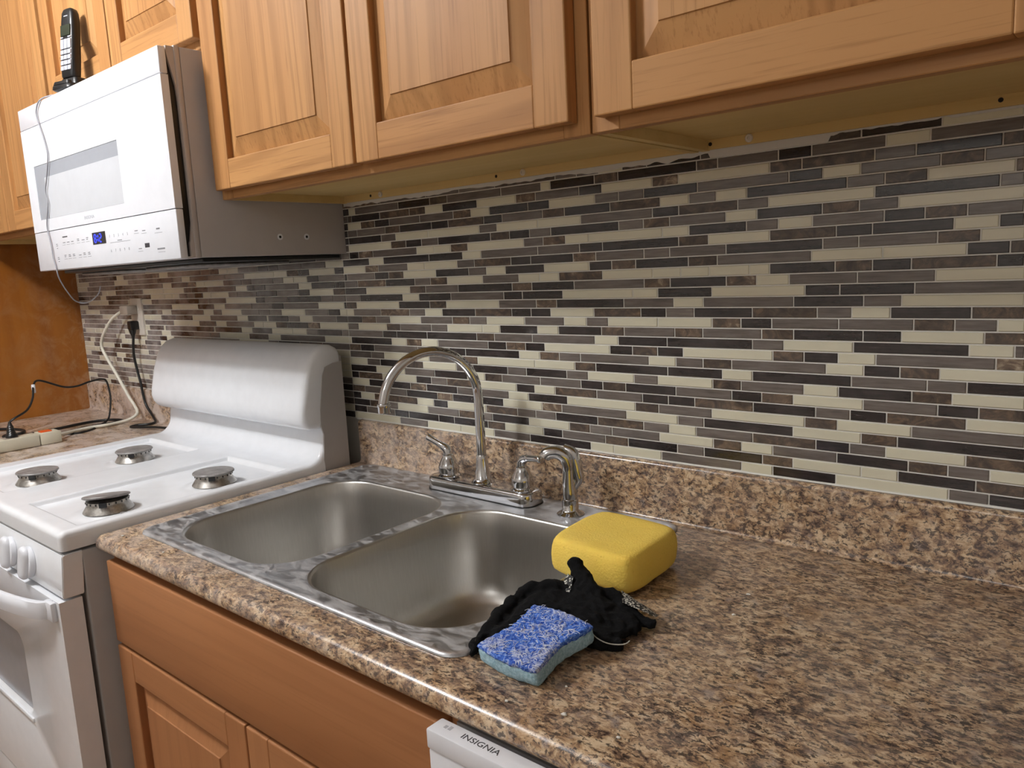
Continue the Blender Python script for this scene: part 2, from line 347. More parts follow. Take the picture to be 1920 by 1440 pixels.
# mosaic: rows from the worktop up, 16.75 mm pitch; letters give the tile, numbers its right-hand end in mm
TILES = """-1626C-1616G-1479C-1433D-1324G-1263D-1151G-1053M-905C-757M-709G-561M-413C-365G-267C-219M-71D-20C146G239C343C439G535D682C733C832G979C1031D1128C1279G1327D1368G1466D1614D1662M1710C1858C1906C1950
-1626C-1548D-1454C-1385G-1283C-1199D-1113G-1015M-867D-819D-771G-673D-625G-577G-479M-331D-283G-185D-137C-20D27G129D177D275D323D422M470C570D616G715M764D863G913D1014M1063C1164C1214D1311M1367D1415G1463M1511G1609C1657C1705C1753G1851G1950
-1626G-1459D-1411M-1363G-1265G-1217C-1119M-1021C-973D-925C-877G-829C-731C-583D-485D-437G-389C-291G-193C-145M-20D41M72G141C243G339M389G436D534C634M681G730G829C930M979C1031G1129D1227M1277G1327C1367G1515C1563G1611D1759C1907C1950
-1626G-1579C-1531C-1421M-1347D-1297G-1184G-1088C-990G-842G-744C-696C-648D-500C-452G-304D-206C-108G-20D9C59M209C262D306C420M505G552G602D699M797G848C899G998M1098D1147G1197C1298M1366C1514C1612G1660M1708C1856C1904C1950
-1626C-1609G-1512D-1395C-1297C-1209G-1078G-1030C-982C-934G-786D-738G-640M-542G-394D-296D-248C-200G-152D-20M26G175D275M323D468C569M617G762C865G913D1063C1163M1212D1365D1513G1561C1609C1657G1755C1853C1901G1950
-1626G-1506C-1408C-1362M-1319C-1304D-1204C-1156C-1058G-960D-812D-764C-716G-618C-520D-472G-424D-376G-278C-230G-182G-20C44D189M242D338G484C536D631C781M828G928C1081M1129C1230G1364D1412M1460G1558D1606C1704M1802M1850D1950
-1626C-1574D-1355C-1283M-1235G-1031G-933C-785C-637C-589G-541D-443G-345G-197G-99C-20D7M94C210D259G308M390C506D552C603M699G796D847D897M999D1097G1147D1197M1297C1364M1512C1660D1758G1806C1854G1902D1950
-1626C-1527C-1496G-1387G-1166C-1103D-1059G-961D-913C-765C-617D-519G-421G-373D-275C-177M-79C-20D74C174G271D370C421M468G567G664D713M762D862G963D1013M1063C1165G1262D1311M1363C1461G1609C1657G1705M1803D1851G1899C1950
-1626C-1538G-1491C-1364D-1316C-1308D-1190M-1158M-1110G-1012G-864D-766G-618C-520G-472C-324D-226G-128C-20C42G90D180M236C340G388D484G533D632G681C780G828C930M979G1079C1130D1229M1279C1362G1410C1508M1556C1654M1702D1750G1798D1846D1950
-1626M-1567C-1526G-1299C-1251C-1203C-1155C-1120D-1007C-909M-861D-763C-715G-667D-569D-421M-273G-225C-177D-79C-20G59G106C168C257G345M403C556C652M699D847D947C998D1148G1248G1296D1362G1460D1508G1556D1704M1852G1950
-1626G-1338C-1270G-1146C-1101G-1008D-960C-912G-864G-816M-668G-570G-522C-374G-326D-228M-130G-20M22D72G221G321D369D517C569M616G665G811C863G913M963G1112C1165D1213M1263C1361C1409G1457C1505G1653G1701D1749M1897G1950
-1626D-1598C-1510C-1462C-1422G-1314M-1265C-1167C-1091G-991C-931D-781G-682G-628C-530C-468M-372C-313G-117C-20C-11D136C187M236C288G435D484M534D582C731D778M828D877C1031M1079D1129C1181G1328M1360M1508G1656D1754M1852C1950
-1626C-1614G-1423C-1400D-1299G-1216C-1072D-973C-961G-761D-659C-650D-505C-449D-352C-254C-193G-144D-46G-20G107D155D255D404M453G552G699C749D847D998G1048C1150D1297C1348G1359D1457D1505D1553C1651C1799G1950
-1626C-1601G-1279C-1131C-1101G-954M-902C-804C-740M-642C-584G-438C-390C-329M-279D-185M-133C-20G20C122M169G270G320C422C470D566C617D714M762G862M913G1013M1063D1163D1214C1314M1359M1457G1555G1603C1701G1799D1897C1950
-1626G-1432C-1384C-1311M-1203C-1055C-983D-886M-832D-779C-671G-522C-466D-372C-363D-269G-218C-163G-64D-20D35M86G136C238G336M387G435C535G631C682G729C830C930M979D1029G1129G1229M1279G1328C1358C1406C1454G1552C1650G1798G1846C1950
-1626M-1576C-1454G-1234C-1106M-1046D-1008M-971C-911G-708C-650G-604C-496G-405G-353G-298C-193G-94D-47C-20C6G105M203G254C307D404M503D552D600C699M797D846G898D998M1098G1147C1199D1298M1357D1455M1553D1701D1749M1797D1950
-1626C-1550G-1283M-1199C-1102D-1063M-988G-902C-854C-738D-644C-582G-439G-337D-286G-133C-29D-20M19C170D270M321C470G566M615D763G861C915G1063D1163G1213C1356C1404C1502D1600C1698M1746C1794C1842D1890G1950
-1626G-1537C-1439C-1368M-1315G-1210C-1112C-1037D-994G-879D-728G-672G-573C-416D-373G-265D-119G-69G-20G34D184C238D336G484D532D630C782C831D930C1080D1130D1229G1356C1404D1502C1550D1598M1696C1794D1950
-1626D-1527M-1479G-1431C-1383M-1335D-1187D-1039C-941C-893C-845M-797G-749D-701C-653C-555G-507G-409D-311G-213D-165C-67M-20D59C210M260G359D507M557D657G805M855D955M1005C1056G1154G1254C1355C1403G1501D1599G1697D1745C1793M1950
-1626G-1413C-1365C-1299M-1150D-1091C-1043C-945C-814M-767D-668G-514C-456D-364G-210C-155D-58D-43D-20G29M130D227G277M328C430G525C577C623M720C822C875C926C994C1026D1123M1174D1224M1324D1354D1502M1600G1698D1746M1794C1892D1950
-1626C-1535G-1300D-1218G-948C-889D-788M-735C-687C-577D-480M-429G-323G-277C-229C-171D-123G-20D-9G93D142M192C295D392G441C492D589C692D740M789D889M940G1089C1187C1290D1338M1354G1452C1550G1598C1746G1794G1892D1950
-1626C-1515G-1301C-1193G-979D-878G-821C-769G-664G-565G-465C-317C-258M-208D-160C-55D-20C61M108G207C262C360G409M507D557D657M707G806G855G955D1105G1155G1255M1305C1353G1501D1549M1597D1695C1743C1891G1950
-1626C-1605M-1547G-1334D-1278C-1224D-1125G-1010M-965C-906G-700G-647D-597C-549C-492G-395D-342D-293G-190G-90C-20D77C128D277D377C429G575G672D722D872M925C1026M1124D1173D1274C1325D1352C1400G1498G1596D1744G1892D1950
-1626C-1602M-1263M-1057C-942G-756C-708C-626G-576D-430C-272D-127G-23G7D41M93G240C295C344M393C542G589M641C693C842C891D989G1039C1090G1188D1239M1289G1351G1399G1447C1545D1643D1791G1839G1950
-1626D-1527D-1429G-1331G-1183D-1085D-987D-889C-791M-743D-695D-647G-599C-501D-403C-305D-157C-59G7C158M207D257G308D457M507D557G608D757G806M856G955C1006D1104M1155G1206C1351G1449C1497C1645C1743D1791C1839G1950
-1626C-1527M-1479G-1431C-1283G-1235C-1137G-1039G-891D-743G-645M-497G-449C-401C-303G-155D9D126G175C279C428G475C578C677G824D873M975G1024C1175D1324G1350G1448D1546D1694C1842M1950
-1626C-1578D-1529D-1481D-1433C-1385G-1287C-1189C-1041C-993G-845M-797D-749D-701D-653G-555G-457G-409G-311M-263M-215G-167M-80G-32D7G42G141M190D291D341M441D490G590M641D740M839C892G939C990D1138G1188M1241C1340M1349G1447G1495D1543G1691D1789G1837D1950
-1626G-1578C-1479C-1332D-1233G-1086G-987C-939C-841C-693G-595G-497C-449D-351G-253G-205D-107D10C57M107D157G256G357M407C458D556D607C709G758G808D907G1055D1104C1156G1256M1306G1349G1447M1595G1693C1791D1889C1950
-1626G-1578C-1479D-1381D-1283M-1185D-1137G-989D-891M-843D-695C-647M-599M-501M-403C-355C-207C-59G12M26D126M225M275C327D425C527M575G675D724C825M873C1026M1074M1174G1226D1325M1348D1396C1494D1642M1740C1888C1950
-1626D-1527G-1479C-1431C-1383C-1285G-1237G-1089G-991G-893D-795G-747D-649D-601C-453M-355M-257M-209M-111G-63D17C40G190D290M342G490G589C611D709M758D906M942G1039D1088G1188C1243G1347D1395D1493M1541G1589C1687D1735D1783D1881G1950
-1626G-1578D-1479G-1381G-1333D-1235G-1187M-1139C-1091C-993G-845G-797C-749G-701D-653D-605D-507C-359C-261G-163M-115D-17M131G279G377G475M623G671G719C767M815D913M1061M1156D1256C1346D1394C1442G1540M1638D1686D1784G1832M1880C1950""".split('\n')
def mosaic():
    finish('grout_bed', B(XP, 1.95, -.0078, 0, 1.0165, ZC+.004), M['grout'], wall, smooth=False)
    allt = []
    cam = S.camera.matrix_world.inverted()
    for k, row in enumerate(TILES):
        z = 1.0275+.01675*k
        i = 0; x = None; num = ''; cur = None
        for ch in row+'#':
            if ch in 'CGDM#':
                v = int(num)/1000; num = ''
                if x is not None: allt.append((k, x, v, cur, z))
                x = v; cur = ch
            else: num += ch
    def area(t):
        k, a, b, c, z = t; m = (a+b)/2
        if m > 1.37 or z+.0075 > ZC: return 0
        if m < 0 and z > 1.41: return 0
        if -.8 < m < 0 and z < 1.19: return 0
        p = cam @ Vector((m, -.008, z)); return (b-a)/(p.z*p.z)
    allt.sort(key=area, reverse=True)
    rnd = random.Random(3)
    def solid(bm, t, mi):
        k, a, b, c, z = t; g = .0010; h = .0073
        a += g; b -= g; d = .0092+rnd.uniform(-.0003, .0003)
        z0, z1 = z-h, min(z+h, ZC+.003); e = .0008
        back = [bm.verts.new(p) for p in ((a, -.006, z0), (b, -.006, z0), (b, -.006, z1), (a, -.006, z1))]
        rim = [bm.verts.new(p) for p in ((a, -d+e, z0), (b, -d+e, z0), (b, -d+e, z1), (a, -d+e, z1))]
        top = [bm.verts.new(p) for p in ((a+e, -d, z0+e), (b-e, -d, z0+e), (b-e, -d, z1-e), (a+e, -d, z1-e))]
        for r0, r1 in ((back, rim), (rim, top)):
            for q in range(4):
                bm.faces.new((r0[q], r0[(q+1) % 4], r1[(q+1) % 4], r1[q])).material_index = mi
        bm.faces.new(top).material_index = mi
    for t in allt[:300]:
        bm = bmesh.new(); solid(bm, t, 0)
        finish('tile', bm, M['tile_'+t[3]], wall, smooth=False)
    bm = bmesh.new()
    for t in allt[300:]: solid(bm, t, 'CGDM'.index(t[3]))
    finish('tile_field', bm, [M['tile_'+c] for c in 'CGDM'], wall, smooth=False, kind='stuff')
    # ragged grout smeared along the top row and a bead along the worktop
    bm = bmesh.new(); prev = None; x = .003
    while x < 1.95:
        zl = 1.5262+.006*noise.noise((x*9, 0, 2))+.004*noise.noise((x*45, 3, 0))
        if .93 < x < 1.115: zl = 1.5215+.0007*noise.noise((x*40, 1, 0))
        elif 1.115 <= x < 1.285: zl = 1.5312+.006*max(0, noise.noise((x*60, 7, 0)))-.004*max(0, noise.noise((x*31, 2, 4)))
        elif x >= 1.285: zl = 1.5305
        c = [bm.verts.new(p) for p in ((x, -.006, zl), (x, -.0105, zl+.0006), (x, -.0108, ZC+.003))]
        if prev:
            for q in range(2): bm.faces.new((prev[q], c[q], c[q+1], prev[q+1]))
        prev = c; x += .004
    finish('grout_smear', bm, M['caulk'], wall)
    bm = bmesh.new(); prev = None; x = .012
    while x < 1.95:
        w = .0012*noise.noise((x*14, 0, 5))
        c = [bm.verts.new(p) for p in ((x, -.012-w, 1.0185), (x, -.0105, 1.0208+w), (x, -.006, 1.0212+w))]
        if prev:
            for q in range(2): bm.faces.new((prev[q], c[q], c[q+1], prev[q+1]))
        prev = c; x += .01
    finish('caulk_bead', bm, M['grout'], wall)
mosaic()

# ------------------------------------------------------------------ cabinets
def raised_door(parent, x0, x1, z0, z1, yf, sw, mv, mh, thick=.019, arch=False):
    """frame-and-raised-panel door, front face at y = yf"""
    yb = yf+thick
    # raised panel: bevelled field behind the frame
    bm = bmesh.new()
    a0, a1, c0, c1 = x0+sw-.004, x1-sw+.004, z0+sw-.004, z1-sw+.004
    L = []
    for inset, y in ((0, yf+.0135), (.006, yf+.0135), (.040, yf+.0030), (.0408, yf+.0012)):
        L.append([(a0+inset, y, c0+inset), (a1-inset, y, c0+inset), (a1-inset, y, c1-inset), (a0+inset, y, c1-inset)])
    back = [(a0, yb-.002, c0), (a1, yb-.002, c0), (a1, yb-.002, c1), (a0, yb-.002, c1)]
    loft(bm, [back]+L, True, True, True)
    d = finish('door', bm, mv, parent, smooth=False)
    for xa, xb in ((x0, x0+sw), (x1-sw, x1)):
        finish('stile', B(xa, xb, yf, yb, z0, z1, .002, 2), mv, d, smooth=False)
    for za, zb in ((z0, z0+sw), (z1-sw, z1)):
        bm = B(x0+sw-.0003, x1-sw+.0003, yf+.0002, yb, za, zb, .002, 2)
        finish('rail', bm, mh, d, smooth=False)
    return d
def disc(x, z, y, r, h, hole):
    bm = bmesh.new(); lathe(bm, [(r, y+.001), (r, y-h*.4), (r*.75, y-h), (hole, y-h), (hole*.9, y-h*.5), (0, y-h*.5)], (x, 0, z), 14, 'y'); return bm
def wall_cabinet(label, x0, x1, zb, doors, group, left_end=True, right_end=True, screws=(), holes=()):
    t = thing('wall_cabinet', ((x0+x1)/2, -.16, zb), label, 'cabinet', group)
    yf = -.297; s = .013
    for xa, xb in ((x0+.002, x0+.002+s), (x1-.002-s, x1-.002)):
        finish('side_panel', B(xa, xb, yf, -.001, zb, ZTOP), M['ply'], t, smooth=False)
    finish('bottom_panel', B(x0+.002+s, x1-.002-s, yf, -.001, zb+.016, zb+.028), M['ply'], t, smooth=False)
    finish('hanging_rail', B(x0+.002+s, x1-.002-s, -.018, -.0125, zb+.001, zb+.0158), M['ply'], t, smooth=False)
    finish('top_panel', B(x0+.002+s, x1-.002-s, yf, -.001, ZTOP-.014, ZTOP), M['ply'], t, smooth=False)
    finish('back_panel', B(x0+.002+s, x1-.002-s, -.008, -.002, zb+.03, ZTOP-.015), M['ply'], t, smooth=False)
    fw = .042
    for xa, xb in ((x0+.0008, x0+fw), (x1-fw, x1-.0008)):
        finish('frame_stile', B(xa, xb, -.316, yf, zb, ZTOP, .001, 1), M['oak_v'], t, smooth=False)
    for za, zb2 in ((zb, zb+fw), (ZTOP-fw, ZTOP)):
        finish('frame_rail', B(x0+fw, x1-fw, -.3158, yf, za, zb2, .001, 1), M['oak_h'], t, smooth=False)
    for (a, b) in doors:
        raised_door(t, a, b, zb+.016, ZTOP-.016, -.338, .056, M['oak_v'], M['oak_h'], .0215)
    for (x, z) in screws: finish('screw', disc(x, z, -.018, .0062, .003, .0022), M['plate'], t)
    for (x, z) in holes: finish('screw_hole', disc(x, z, -.0181, .003, .0008, .001), M['dark_gap'], t)
    return t
G_UP = 'oak wall cabinets along the back wall'
wall_cabinet('honey oak two-door wall cabinet over the sink, beside the microwave', .002, .9135, ZC, ((.017, .4575), (.4655, .8945)), G_UP,
             screws=((.146, ZC+.0085), (.556, ZC+.0095)), holes=((.112, ZC+.0085), (.489, ZC+.0095)))
wall_cabinet('honey oak wall cabinet at the right above the bare worktop, its door lower edge overhanging', .9155, 1.96, ZC, ((.934, 1.433), (1.441, 1.94)), G_UP,
             screws=((.998, ZC+.0095),), holes=((.935, ZC+.009), (1.322, ZC+.0095)))
wall_cabinet('short oak two-door wall cabinet directly above the microwave', -.763, .0, 1.833, ((-.790+.032, -.3845), (-.3785, -.008)), G_UP)
wall_cabinet('oak two-door wall cabinet at the far left, past the microwave', XP-.001, -.765, ZC, ((-1.615, -1.2), (-1.193, -.78)), G_UP)

t = thing('tall_cabinet', (-1.78, -.3, 0), 'tall brown cabinet whose stained side panel closes the counter at the far left', 'cabinet')
finish('side_panel', B(XP-.0165, XP-.0005, -.64, -.002, .0, ZTOP), M['panel'], t, smooth=False)
finish('body', B(-2.1, XP-.017, -.62, -.002, .0, ZTOP), M['panel'], t, smooth=False)
raised_door(t, -2.09, XP-.01, .12, ZTOP-.02, -.664, .056, M['oak_v'], M['oak_h'])

def base_cabinet(label, x0, x1, doors, drawer, name='base_cabinet', ztop=.886):
    t = thing(name, ((x0+x1)/2, -.3, 0), label, 'cabinet')
    for xa, xb in ((x0+.001, x0+.016), (x1-.016, x1-.001)):
        finish('side_panel', B(xa, xb, -.597, -.004, .0, ztop), M['maple_v'], t, smooth=False)
    finish('bottom_panel', B(x0+.016, x1-.016, -.597, -.004, .10, .115), M['ply'], t, smooth=False)
    finish('back_panel', B(x0+.016, x1-.016, -.012, -.004, .115, .6), M['ply'], t, smooth=False)
    finish('toe_kick', B(x0+.016, x1-.016, -.54, -.525, .0, .10), M['dark_gap'], t, smooth=False)
    for xa, xb in ((x0+.001, x0+.04), (x1-.04, x1-.001)):
        finish('frame_stile', B(xa, xb, -.616, -.597, .10, ztop), M['maple_v'], t, smooth=False)
    for za, zb in ((ztop-.038, ztop), (.675, .725), (.10, .14)):
        finish('frame_rail', B(x0+.04, x1-.04, -.6158, -.597, za, zb), M['maple_h'], t, smooth=False)
    finish('false_drawer_front' if drawer == 'false' else 'drawer_front', B(x0+.0205, x1-.0135, -.638, -.6162, .712, .8695, .002, 2), M['maple_h'], t, angle=50)
    for a, b in doors: raised_door(t, a, b, .12, .7035, -.638, .058, M['maple_v'], M['maple_h'], .0215)
    return t
base_cabinet('reddish maple sink base cabinet with plain drawer front over two panelled doors', .003, .9155, ((.0235, .4665), (.4705, .902)), 'false')
base_cabinet('maple base cabinet under the left counter, behind the range', XP, -.77, ((-1.6, -1.2), (-1.196, -.79)), 'false')
base_cabinet('maple base cabinet to the right of the dishwasher', 1.53, 1.95, ((1.55, 1.935),), 'drawer')

# ------------------------------------------------------------------ worktops
def worktop(name, label, x0, x1, mat, hole=None, end_round=True):
    """post-formed laminate: rounded nose, upstand with a rounded top, optional sink cut-out"""
    zt, zb, yf = .914, .8868, -.645
    t = None
    prof = [(-.60, zb), (yf+.012, zb)]
    for i in range(1, 7):
        a = R(90*i/6); prof.append((yf+.012-.012*math.sin(a), zb+.009*(1-math.cos(a))))
    for i in range(0, 7):
        a = R(90*i/6); prof.append((yf+.016*(1-math.cos(a)), zt-.016+.016*math.sin(a)))
    bm = bmesh.new()
    xs = [x0, x1]
    # nose strip
    yin = -.60
    nose = prof+[(yin, zt)]
    n = 2
    rings = [[(x, y, z) for y, z in nose] for x in xs]
    loft(bm, rings, True, True, True)
    # flat deck with cut-out
    outer = [(x0, yin, zt), (x1, yin, zt), (x1, -.0225, zt), (x0, -.0225, zt)]
    ov = [bm.verts.new(p) for p in outer]; es = [bm.edges.new((ov[i], ov[(i+1) % 4])) for i in range(4)]
    if hole:
        hv = [bm.verts.new(p) for p in rrect(*hole, .03, zt, 6)]
        es += [bm.edges.new((hv[i], hv[(i+1) % len(hv)])) for i in range(len(hv))]
    bmesh.ops.triangle_fill(bm, use_beauty=True, edges=es)
    if hole:
        lo = [bm.verts.new((v.co.x, v.co.y, zb)) for v in hv]
        for i in range(len(hv)): bm.faces.new((hv[i], hv[(i+1) % len(hv)], lo[(i+1) % len(hv)], lo[i]))
    for xa in (x0, x1):
        bm.faces.new([bm.verts.new(p) for p in ((xa, yin, zt), (xa, -.0225, zt), (xa, -.0225, zb), (xa, yin, zb))])
    o = finish(name, bm, mat, None, angle=35, origin=((x0+x1)/2, -.3, zb))
    tag(o, label, 'worktop')
    # upstand, coved into the deck, one rounded strip
    pr = [(-.0018, .9145), (-.0018, 1.0165), (-.004, 1.018), (-.014, 1.018)]
    for i in range(1, 6):
        a = R(90*i/5); pr.append((-.014-.008*math.sin(a), 1.010+.008*math.cos(a)))
    pr += [(-.022, .922), (-.0232, .9175), (-.0262, .9148), (-.03, .9143)]
    bm = bmesh.new(); loft(bm, [[(x, y, z) for y, z in pr] for x in (x0+.001, x1-.001)], True, True, True)
    finish('upstand', bm, mat, o, angle=35)
    return o
worktop('worktop', 'brown stone-print laminate worktop holding the steel sink', .004, 1.95, M['laminate'], (.072, .862, -.566, -.055))
worktop('worktop', 'grout-smeared laminate worktop between range and brown panel', XP+.002, -.768, M['laminate_hazy'])

# ------------------------------------------------------------------ sink
def sink():
    zc = .914
    t = thing('sink', (.467, -.31, zc), 'double-bowl stainless steel drop-in sink with dusty grey rim', 'sink')
    X0, X1, Y0, Y1 = .048, .886, -.589, -.031
    bm = bmesh.new()
    loops = []
    for ins, z in ((.0, .9146), (.0006, .9168), (.004, .9187), (.009, .9192), (.015, .9185), (.02, .9172), (.024, .9168)):
        loops.append(rrect(X0+ins, X1-ins, Y0+ins, Y1-ins, max(.034-ins, .012), z, 8))
    rings = loft(bm, loops)
    bowls = ((.098, .452), (.488, .842)); BY0, BY1 = -.553, -.142
    es = [bm.edges.new((rings[-1][i], rings[-1][(i+1) % len(rings[-1])])) if not bm.edges.get((rings[-1][i], rings[-1][(i+1) % len(rings[-1])])) else bm.edges.get((rings[-1][i], rings[-1][(i+1) % len(rings[-1])])) for i in range(len(rings[-1]))]
    for a, b in bowls:
        hv = [bm.verts.new(p) for p in rrect(a-.006, b+.006, BY0-.006, BY1+.006, .096, .9168, 12)]
        es += [bm.edges.new((hv[i], hv[(i+1) % len(hv)])) for i in range(len(hv))]
    bmesh.ops.triangle_fill(bm, use_beauty=True, edges=es)
    finish('rim', bm, M['steel_deck'], t, angle=60)
    for a, b in bowls:
        bm = bmesh.new(); L = []
        for ins, z in ((-.006, .9168), (-.003, .9164), (-.001, .9150), (0, .9120), (.002, .88), (.005, .83), (.008, .782), (.011, .765), (.018, .750), (.030, .741), (.045, .737), (.08, .7335), (.12, .7315)):
            L.append(rrect(a+ins, b-ins, BY0+ins, BY1-ins, max(.09-ins*.35, .05), z, 12))
        loft(bm, L, True, False, False)
        rl = L[-1]; cx, cy = (a+b)/2, (BY0+BY1)/2+.02
        drain = [(cx+.045*math.cos(2*math.pi*i/len(rl)+R(0)), cy+.045*math.sin(2*math.pi*i/len(rl)), .7295) for i in range(len(rl))]
        loft(bm, [rl, drain], True, False, True)
        bmesh.ops.remove_doubles(bm, verts=bm.verts, dist=1e-5)
        bo = finish('bowl', bm, M['steel_bowl'], t, angle=70)
        bm = bmesh.new(); lathe(bm, [(.043, .7297), (.042, .7312), (.034, .7305), (.03, .724), (0, .724)], (cx, cy, 0), 28); finish('drain', bm, M['chrome'], bo)
sink()

# ------------------------------------------------------------------ faucet and sprayer
def faucet():
    t = thing('faucet', (.462, -.075, .917), 'chrome two-handle kitchen faucet with tall gooseneck spout behind the sink', 'faucet')
    bm = bmesh.new(); L = []
    for ins, z in ((.0, .9172), (.0, .9385), (.0012, .9418), (.0045, .9438), (.009, .9443)):
        L.append(rrect(.334+ins-.011, .606-ins-.005, -.107+ins, -.045-ins, max(.024-ins, .01), z, 8))
    loft(bm, L, True, True, True); bp = finish('base_plate', bm, M['chrome'], t, angle=50)
    bm = bmesh.new(); loft(bm, [rrect(.3215, .6025, -.1085, -.0435, .025, z, 8) for z in (.9169, .9188)], True, True, True); finish('gasket', bm, M['black'], bp, smooth=False)
    c = (.462, -.0755, 0)
    bm = bmesh.new(); lathe(bm, [(.024, .944), (.0238, .9455), (.0215, .947), (.0198, .9485), (.0175, .952), (.0135, .972), (.0118, .992), (.0113, .998), (.0105, 1.0)], c); finish('spout_collar', bm, M['chrome'], t)
    th = R(19); dx, dy = -math.sin(th), -math.cos(th); r = .1; pts = [(c[0], c[1], .99, .0098), (c[0], c[1], 1.05, .0095), (c[0], c[1], 1.10, .0095)]
    for i in range(0, 13):
        a = R(172*i/12); q = r*(1-math.cos(a)); pts.append((c[0]+dx*q, c[1]+dy*q, 1.117+r*math.sin(a), .0095))
    ex = pts[-1]; pts.append((ex[0]-dx*.001, ex[1]-dy*.001, ex[2]-.004, .0095))
    bm = bmesh.new(); tube(bm, pts, n=20, sub=4); sp = finish('spout', bm, M['chrome'], t, angle=60)
    e = pts[-1]
    bm = bmesh.new(); lathe(bm, [(.0095, e[2]+.004), (.0122, e[2]+.003), (.0128, e[2]-.001), (.0118, e[2]-.004), (.0118, e[2]-.013), (.0112, e[2]-.015), (.0085, e[2]-.015), (.008, e[2]-.010), (0, e[2]-.010)], (e[0], e[1], 0), 24)
    finish('aerator', bm, M['chrome'], sp)
    bell = [(.0215, .9388), (.0215, .9405), (.0185, .9425), (.0175, .944), (.0192, .946), (.0196, .956), (.0192, .961), (.0178, .9655), (.0142, .973), (.0112, .979), (.0108, .983), (.0092, .9845), (.0, .985)]
    for cx, path in ((.366, ((0, 0, .978, .0105), (0, 0, .988, .0100), (-.003, -.001, .9965, .0094), (-.012, -.003, 1.0025, .0084), (-.018, -.004, 1.0055, .0068), (-.035, -.007, 1.0130, .0066), (-.047, -.009, 1.0185, .0078), (-.049, -.0095, 1.0195, .0066))),
                     (.566, ((0, 0, .978, .0105), (0, 0, .990, .0098), (.004, -.001, .9985, .0092), (.014, -.003, 1.0035, .0076), (.022, -.004, 1.0050, .0064), (.042, -.008, 1.0075, .0060), (.054, -.0105, 1.0085, .0072), (.0565, -.011, 1.0087, .006)))):
        bm = bmesh.new(); lathe(bm, [(r*1.1, z+.005) for r, z in bell], (cx, -.0755, 0), 28)
        h = finish('handle', bm, M['chrome'], t)
        bm = bmesh.new(); tube(bm, [(cx+p[0], -.0755+p[1], p[2]+.003, p[3]) for p in path], n=16, sub=6)
        finish('lever', bm, M['chrome'], h, angle=60)
faucet()
def sprayer():
    x, y = .684, -.083
    t = thing('side_sprayer', (x, y, .917), 'chrome side sprayer standing in its holder right of the faucet', 'sprayer')
    bm = bmesh.new(); lathe(bm, [(.0255, .9171), (.0255, .9185), (.021, .9215), (.0165, .924), (.0152, .926), (.0152, .9445), (.0135, .9458), (.012, .946)], (x, y, 0)); finish('holder', bm, M['chrome'], t)
    bm = bmesh.new()
    tube(bm, [(x, y, .944, .0128), (x, y, .955, .0134), (x-.001, y, .975, .0122), (x-.001, y, 1.0, .0112), (x-.0015, y-.001, 1.012, .0118), (x-.006, y-.005, 1.026, .0128), (x-.017, y-.013, 1.0335, .0126), (x-.030, y-.022, 1.0315, .0118), (x-.0345, y-.025, 1.025, .0115)], n=18, sub=6)
    finish('spray_body', bm, M['chrome'], t, angle=60)
    bm = bmesh.new(); tube(bm, [(x-.010, y+.000, 1.0385, .0085), (x+.004, y+.005, 1.0330, .0095), (x+.0085, y+.007, 1.022, .0098), (x+.0120, y+.009, 1.0, .0100), (x+.0150, y+.010, .984, .0092), (x+.0110, y+.008, .974, .0075), (x+.006, y+.005, .964, .006)], n=14, sub=5)
    finish('trigger', bm, M['chrome'], t, angle=60)
sprayer()

